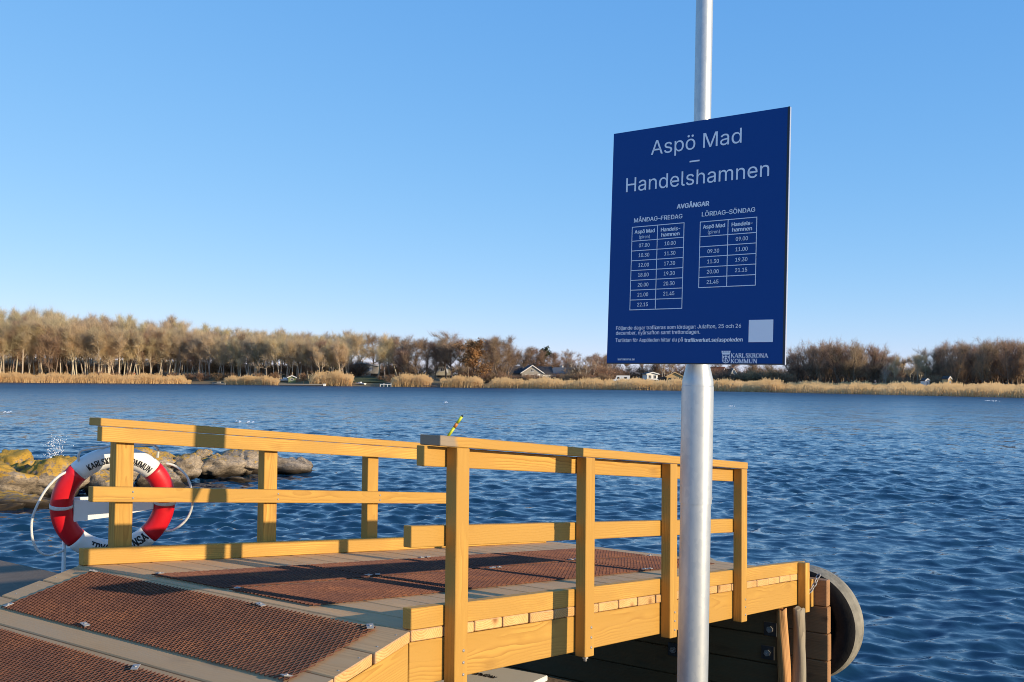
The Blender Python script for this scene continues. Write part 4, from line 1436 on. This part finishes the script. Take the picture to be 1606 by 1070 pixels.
# ------------------------------------------------------------------ timetable sign
KS = 4.73 / 4.68
sc_ = Vector((0.82267, 4.68, 0.63679)) * KS + Vector((0, 0, CAMZ))
ex = Vector((0.78625, -0.61787, -0.00731)); uy = Vector((0.02699, 0.02253, 0.99938)); uy = (uy - ex * uy.dot(ex)).normalized(); nz = ex.cross(uy)
sign = empty('timetable_sign', tuple(sc_))
sign.rotation_mode = 'QUATERNION'; sign.rotation_quaternion = Matrix((ex, uy, nz)).transposed().to_quaternion()
sign.scale = (KS, KS, KS)
tag(sign, 'dark blue timetable sign with white lettering mounted on the steel signpost', 'sign')
SW_, SH_ = 0.8987, 1.1175
mb = MB(); mb.box((-SW_ / 2, -SH_ / 2, -0.003), (SW_ / 2, SH_ / 2, 0.0), bev=0.0008); mb.build('board', M['sign_blue'], sign)
mb = MB(); mb.box((-SW_ / 2, -SH_ / 2, -0.0145), (SW_ / 2, SH_ / 2, -0.0032), bev=0.001); mb.build('backing', M['alu'], sign)
mb = MB(); mb.box((SW_ / 2 - 0.010, -SH_ / 2, 0.0002), (SW_ / 2, SH_ / 2, 0.0016), bev=0.0003); mb.box((-SW_ / 2, -SH_ / 2, 0.0002), (SW_ / 2 - 0.0105, -SH_ / 2 + 0.005, 0.0016), bev=0.0003); mb.build('dark_edge', M['black_edge'], sign)
for yy in (0.40, -0.40):
    mb = MB(); mb.box((-0.10, yy - 0.02, -0.085), (0.10, yy + 0.02, -0.0147), bev=0.002); mb.build('bracket', M['galv'], sign)

FONTS = {}
try:
    import os
    FONTS[0] = bpy.data.fonts.load(os.path.join(bpy.utils.system_resource('DATAFILES'), 'fonts', 'Inter.woff2'))
except Exception:
    FONTS = {}


def text_mesh(s, bold=0.0):
    cu = bpy.data.curves.new('t', 'FONT'); cu.body = s; cu.size = 1.0
    if 0 in FONTS: cu.font = FONTS[0]
    cu.resolution_u = 3
    ob = bpy.data.objects.new('t', cu); COL.objects.link(ob)
    dg = bpy.context.evaluated_depsgraph_get()
    me = bpy.data.meshes.new_from_object(ob.evaluated_get(dg))
    bpy.data.objects.remove(ob); bpy.data.curves.remove(cu)
    n = len(me.vertices); a = np.zeros(n * 3, np.float32); me.vertices.foreach_get('co', a)
    return me, a.reshape(-1, 3)


hm, ha = text_mesh('H'); CAPH = float(ha[:, 1].max())


def put(s, x0, x1, yb, cap, bold=0.0, align=None, mat=None, parent=None, z=0.0015, name='lettering'):
    me, a = text_mesh(s)
    w = a[:, 0].max() - a[:, 0].min()
    k = cap / CAPH
    d = bold * cap
    if align is None: kx = (x1 - x0 - 2 * d) / w; xo = x0 + d - a[:, 0].min() * kx
    else: kx = k; xo = x0 - (a[:, 0].min() + w / 2) * kx
    polys = [tuple(p.vertices) for p in me.polygons]
    bpy.data.meshes.remove(me)
    mb = MB()
    for n_, q in enumerate((0.0, -d, d) if bold else (0.0,)):
        mb.add([(x * kx + xo + q, y * k + yb + (0.35 * q if n_ else 0), z + 0.00006 * n_) for x, y, _ in a], polys)
    return mb.build(name, mat or M['sign_white'], parent or sign)


put('Aspö Mad', -0.237, 0.226, 0.4285, 0.067)
put('Handelshamnen', -0.369, 0.360, 0.264, 0.067)
put('AVGÅNGAR', -0.091, 0.075, 0.159, 0.0210, 0.07)
put('MÅNDAG–FREDAG', -0.319, -0.060, 0.113, 0.0200, 0.03)
put('LÖRDAG–SÖNDAG', 0.039, 0.299, 0.112, 0.0200, 0.03)
mb = MB(); mb.box((-0.031, 0.369, 0.0002), (0.020, 0.376, 0.0016), bev=0.0002); mb.build('dash', M['sign_white'], sign)


def table(x0, x1, xm, y0, ys, y1, rows, name='table_grid'):
    mb = MB(); t = 0.0016
    allv = [y0] + ys + [y1]
    for y in allv: mb.box((x0 - t, y - t, 0.0002), (x1 + t, y + t, 0.0012), bev=0.0001)
    for x in (x0, xm, x1):
        for a, b in zip(allv[:-1], allv[1:]):
            mb.box((x - t, b + t, 0.0002), (x + t, a - t, 0.0012), bev=0.0001)
    mb.build(name, M['sign_white'], sign)
    ca, cb = (x0 + xm) / 2, (xm + x1) / 2
    put('Aspö Mad', ca - 0.055, ca + 0.055, y0 - 0.032, 0.0170, 0.055)
    put('(piren)', ca, 0, y0 - 0.057, 0.0145, 0.0, 'c')
    put('Handels-', cb - 0.051, cb + 0.051, y0 - 0.032, 0.0170, 0.055)
    put('hamnen', cb - 0.048, cb + 0.048, y0 - 0.056, 0.0170, 0.055)
    for (a, b), (ya, yb) in zip(rows, zip(ys, ys[1:] + [y1])):
        yb_ = (ya + yb) / 2 - 0.008
        if a: put(a, ca - 0.029, ca + 0.029, yb_, 0.0172, 0.018)
        if b: put(b, cb - 0.029, cb + 0.029, yb_, 0.0172, 0.018)


dy = (0.024 + 0.3035) / 7
table(-0.328, -0.051, -0.190, 0.091, [0.024 - dy * i for i in range(7)], -0.3035,
      [('07.00', '10.00'), ('10.30', '11.30'), ('12.00', '17.30'), ('18.00', '19.30'), ('20.00', '20.30'), ('21.00', '21.45'), ('22.15', '')])
dy = (0.020 + 0.212) / 5
table(0.032, 0.307, 0.170, 0.0875, [0.020 - dy * i for i in range(5)], -0.212,
      [('', '09.00'), ('09.30', '11.00'), ('11.30', '19.30'), ('20.00', '21.15'), ('21.45', '')])
put('Följande dagar trafikeras som lördagar: Julafton, 25 och 26', -0.401, 0.245, -0.397, 0.0172, 0.018)
put('december, nyårsafton samt trettondagen.', -0.401, 0.046, -0.4205, 0.0172, 0.018)
put('Turlistan för Aspöleden hittar du på', -0.402, -0.041, -0.455, 0.0172, 0.018)
put('trafikverket.se/aspoleden', -0.033, 0.254, -0.4575, 0.0170, 0.055)
put('karlskrona.se', -0.386, -0.293, -0.542, 0.011, 0.03)
mb = MB(); mb.box((0.281, -0.461, 0.0002), (0.394, -0.364, 0.0016), bev=0.0002); mb.build('white_panel', M['sign_white'], sign)


# municipal wordmark in capitals with serifs, drawn stroke by stroke
def serif_word(s, x0, x1, yb, cap):
    G = {  # strokes in a unit box: (x0,y0,x1,y1,weight)
        'K': ([(.2, 0, .2, 1, .15), (.26, .42, .8, 1, .08), (.38, .55, .85, 0, .14)], [(.2, 0), (.2, 1), (.8, 1), (.85, 0)], .95),
        'A': ([(.1, 0, .48, 1, .08), (.48, 1, .86, 0, .15), (.25, .34, .7, .34, .07)], [(.1, 0), (.86, 0)], .95),
        'R': ([(.2, 0, .2, 1, .15), (.2, .96, .55, .96, .08), (.55, .96, .68, .74, .13), (.68, .74, .55, .5, .13), (.2, .5, .55, .5, .07), (.45, .5, .82, 0, .14)], [(.2, 0), (.2, 1), (.82, 0)], .88),
        'L': ([(.2, 0, .2, 1, .15), (.2, .04, .72, .04, .08), (.72, .04, .74, .26, .06)], [(.2, 0), (.2, 1)], .8),
        'S': ([(.68, .78, .6, .95, .08), (.6, .95, .35, .96, .08), (.35, .96, .2, .76, .13), (.2, .76, .62, .34, .14), (.62, .34, .6, .08, .13), (.6, .08, .3, .03, .08), (.3, .03, .16, .2, .08)], [], .76),
        'O': ([(.1, .5, .2, .85, .14), (.2, .85, .5, .98, .09), (.5, .98, .8, .85, .09), (.8, .85, .9, .5, .14), (.9, .5, .8, .15, .14), (.8, .15, .5, .02, .09), (.5, .02, .2, .15, .09), (.2, .15, .1, .5, .14)], [], 1.0),
        'N': ([(.18, 0, .18, 1, .08), (.18, 1, .82, 0, .15), (.82, 0, .82, 1, .08)], [(.18, 0), (.14, 1), (.82, 1)], 1.0),
        'M': ([(.15, 0, .18, 1, .08), (.18, 1, .55, 0, .14), (.55, 0, .9, 1, .08), (.92, 1, .95, 0, .15)], [(.15, 0), (.95, 0), (.14, 1), (.94, 1)], 1.12),
        'U': ([(.2, 1, .2, .28, .15), (.2, .28, .38, .03, .12), (.38, .03, .64, .03, .09), (.64, .03, .8, .28, .08), (.8, .28, .8, 1, .08)], [(.2, 1), (.8, 1)], .98)}
    tot = sum(G[c][2] for c in s); k = (x1 - x0) / tot
    mb = MB(); x = x0
    for c in s:
        st, se, w = G[c]
        for (a, b, c_, d, wt) in st:
            p = Vector((x + a * k, yb + b * cap)); q_ = Vector((x + c_ * k, yb + d * cap))
            t = (q_ - p).normalized(); n_ = Vector((-t.y, t.x)) * wt * k * 0.62
            e = t * 0.02 * k
            pts = [p - n_ - e, q_ - n_ + e, q_ + n_ + e, p + n_ - e]
            mb.add([(v.x, v.y, 0.0015 + 0.00002 * len(mb.f)) for v in pts], [(0, 1, 2, 3)])
        for (a, b) in se:
            cx, cy = x + a * k, yb + (0.03 if b == 0 else 0.97) * cap
            mb.add([(cx - .17 * k, cy - .03 * cap, .0017 + 0.00002 * len(mb.f)), (cx + .17 * k, cy - .03 * cap, .0017 + 0.00002 * len(mb.f)), (cx + .17 * k, cy + .03 * cap, .0017 + 0.00002 * len(mb.f)), (cx - .17 * k, cy + .03 * cap, .0017 + 0.00002 * len(mb.f))], [(0, 1, 2, 3)])
        x += w * k
    mb.build('wordmark', M['sign_white'], sign)


serif_word('KARLSKRONA', 0.198, 0.374, -0.5285, 0.0185)
serif_word('KOMMUN', 0.198, 0.325, -0.5525, 0.0185)
# crest: mural crown over a shield
mb = MB()
cx, zz = 0.1755, 0.0015
def quad(x0, y0, x1, y1, z=None):
    global zz
    zz += 0.00002
    mb.add([(x0, y0, zz), (x1, y0, zz), (x1, y1, zz), (x0, y1, zz)], [(0, 1, 2, 3)])
for k in range(5): quad(cx - 0.0215 + k * 0.0092, -0.506, cx - 0.0215 + k * 0.0092 + 0.0062, -0.4985)
quad(cx - 0.0195, -0.5125, cx + 0.0195, -0.5065)
sh_out = [(-0.0185, -0.5145), (0.0185, -0.5145), (0.0185, -0.541), (0.014, -0.549), (0, -0.554), (-0.014, -0.549), (-0.0185, -0.541)]
for i in range(7):
    a = Vector(sh_out[i]); b = Vector(sh_out[(i + 1) % 7]); c0 = Vector((0, -0.531))
    ai = c0 + (a - c0) * 0.86; bi = c0 + (b - c0) * 0.86
    zz += 0.00002
    mb.add([(cx + a.x, a.y, zz), (cx + b.x, b.y, zz), (cx + bi.x, bi.y, zz), (cx + ai.x, ai.y, zz)], [(0, 1, 2, 3)])
quad(cx - 0.0022, -0.548, cx + 0.0022, -0.518)
quad(cx - 0.0075, -0.5245, cx + 0.0075, -0.5205)
quad(cx - 0.0055, -0.5345, cx + 0.0055, -0.5305)
for s in (-1, 1):
    quad(cx + s * 0.0085 - 0.0022, -0.545, cx + s * 0.0085 + 0.0022, -0.537)
    quad(cx + s * 0.0115 - 0.0022, -0.532, cx + s * 0.0115 + 0.0022, -0.521)
mb.build('crest', M['sign_white'], sign)

# ------------------------------------------------------------------ lifebuoy
BD = 6.15
BC = on_px(179, 790, BD)
RO, RI = 0.349, 0.225
RM, RT_ = (RO + RI) / 2, (RO - RI) / 2
buoy = empty('lifebuoy', tuple(BC), rad(26))
buoy.rotation_euler.x = rad(13)      # hangs leaning towards the railing
tag(buoy, 'red and white lifebuoy ring with rope loops hanging behind the left railing', 'lifebuoy')
# local: x right, z up, -y towards the viewer
DEPTH = 0.055
def ring_pt(th, ph, grow=0.0):
    """th from top, clockwise as seen; ph around the tube"""
    rr = RM + (RT_ + grow) * math.cos(ph)
    return (rr * math.sin(th), -(DEPTH + grow) * math.sin(ph), rr * math.cos(th))


def ring_seg(t0, t1, mat, name, grow=0.0, n=20):
    mb = MB(); m2 = 20
    vs = [ring_pt(t0 + (t1 - t0) * i / n, 2 * math.pi * k / m2, grow) for i in range(n + 1) for k in range(m2)]
    fs = [(i * m2 + k, (i + 1) * m2 + k, (i + 1) * m2 + (k + 1) % m2, i * m2 + (k + 1) % m2) for i in range(n) for k in range(m2)]
    mb.add(vs, fs, smooth=True)
    mb.f.append(tuple(range(m2))); mb.mi.append(0); mb.sm.append(False)
    mb.f.append(tuple(n * m2 + k for k in range(m2 - 1, -1, -1))); mb.mi.append(0); mb.sm.append(False)
    return mb.build(name, mat, buoy)


q4 = math.pi / 4
for c, mat, nm in ((0, 'white_plastic', 'white_section'), (math.pi / 2, 'red_plastic', 'red_section'), (math.pi, 'white_plastic', 'white_section'), (-math.pi / 2, 'red_plastic', 'red_section')):
    ring_seg(c - q4 + 0.001, c + q4 - 0.001, M[mat], nm)
for c in (math.pi / 2, -math.pi / 2): ring_seg(c - 0.035, c + 0.035, M['white_rope'], 'band', 0.003, 3)


def arc_text(s, centre, half, cap, bottom=False, bold=0.0, shift=0.0):
    me, a = text_mesh(s)
    w0, w1 = a[:, 0].min(), a[:, 0].max()
    t = (a[:, 0] - (w0 + w1) / 2) / (w1 - w0) * 2 * half
    y = (a[:, 1] / CAPH - 0.5) * cap
    pts = []
    for tt, yy in zip(t, y):
        th = ((math.pi - tt) if bottom else tt) + shift
        off = -yy if bottom else yy
        off += centre - RM
        c = max(-0.98, min(0.98, off / RT_))
        ph = math.acos(c)
        pts.append(ring_pt(th, ph, 0.0025))
    polys = [tuple(p.vertices) for p in me.polygons]
    bpy.data.meshes.remove(me)
    mb = MB(); P_ = np.array(pts)
    for q in ((0,) if not bold else (0, -bold, bold)):
        ca_, sa_ = math.cos(q), math.sin(q)
        mb.add([(x * ca_ + z * sa_, y - 0.0002 * abs(q) / 0.01, z * ca_ - x * sa_) for x, y, z in P_], polys)
    mb.build('lettering', M['black_print'], buoy)


arc_text('KARLSKRONA KOMMUN', RM, rad(37), 0.036, False, 0.004, rad(4))
arc_text('TRYGG-HANSA', RM - 0.022, rad(36), 0.046, True, 0.010, rad(-8))


def rope(pts, name='rope'):
    P = [Vector(p) for p in pts]
    out_ = []
    for i in range(len(P) - 1):
        p0, p1, p2, p3 = P[max(i - 1, 0)], P[i], P[i + 1], P[min(i + 2, len(P) - 1)]
        for t in np.linspace(0, 1, 7)[:-1]:
            out_.append(0.5 * ((2 * p1) + (p2 - p0) * t + (2 * p0 - 5 * p1 + 4 * p2 - p3) * t * t + (3 * p1 - p0 - 3 * p2 + p3) * t ** 3))
    out_.append(P[-1])
    mb = MB(); mb.tube(out_, 0.0075, 8); mb.build(name, M['white_rope'], buoy)


def cr(x, y, dy=-0.01): return ((x - 737) / (4.117 * 263), dy, -(y - 617) / (4.117 * 245))
rope([cr(455, 405), cr(395, 430, -.04), cr(325, 510, -.05), cr(275, 620, -.05), cr(258, 700, -.05), cr(268, 800, -.05), cr(305, 870, -.05), cr(365, 902, -.04), cr(450, 890)])
rope([cr(1040, 372), cr(1100, 385, -.03), cr(1165, 440, -.05), cr(1200, 520, -.05), cr(1215, 620, -.05), cr(1195, 700, -.05), cr(1150, 760, -.04), cr(1095, 795, -.03), cr(1020, 800)])
rope([cr(520, 360), cr(512, 310, -.03), cr(525, 275, -.03), cr(580, 268, -.02), cr(640, 266), cr(735, 262, .04)])
rope([cr(800, 262, .04), cr(900, 252), cr(950, 250, -.02), cr(982, 275, -.03), cr(985, 330, -.02)])

# its stand
st = empty('lifebuoy_stand', tuple((BC.x, BC.y, ZQ)), rad(26))
tag(st, 'white lifebuoy stand with a tapered arm showing through the ring', 'stand')
mb = MB()
hz = BC.z - ZQ
mb.prism([(-0.221, hz - 0.095), (0.0, hz - 0.075), (0.221, hz - 0.04), (0.221, hz + 0.0), (0.0, hz + 0.02), (-0.221, hz + 0.03)], -0.02, 0.01, fn=lambda p: (p[0], -p[2], p[1]))
mb.build('arm', M['white_plastic'], st)
for x, zt_ in ((-0.262, hz - 0.05), (0.07, hz + 0.1)):
    mb = MB(); mb.tube([(x, 0.085, 0), (x, 0.085, zt_)], 0.012, 10); mb.build('leg', M['white_plastic'], st)
mb = MB(); mb.box((-0.25, 0.048, hz - 0.05), (0.25, 0.068, hz + 0.04)); mb.build('back_plate', M['white_plastic'], st)

# ------------------------------------------------------------------ stick stuck on the rail
a = on_px(703, 684, 4.42); b = on_px(726, 651, 4.42)
stick = empty('marker_stick', tuple(a)); tag(stick, 'yellow green marker stick leaning up from the near end of the right handrail', 'stick')
d_ = (b - a)
def seg(t0, t1, r0, r1, mat, name):
    mb = MB(); mb.tube([d_ * t0, d_ * t1], [r0, r1], 10); mb.build(name, mat, stick)
seg(-0.05, 0.40, 0.0065, 0.0065, M['yg'], 'lower_body')
seg(0.41, 0.60, 0.0072, 0.0072, M['orange'], 'collar')
seg(0.61, 0.92, 0.0065, 0.0065, M['yg'], 'upper_body')
seg(0.93, 1.0, 0.005, 0.002, M['black_print'], 'tip')
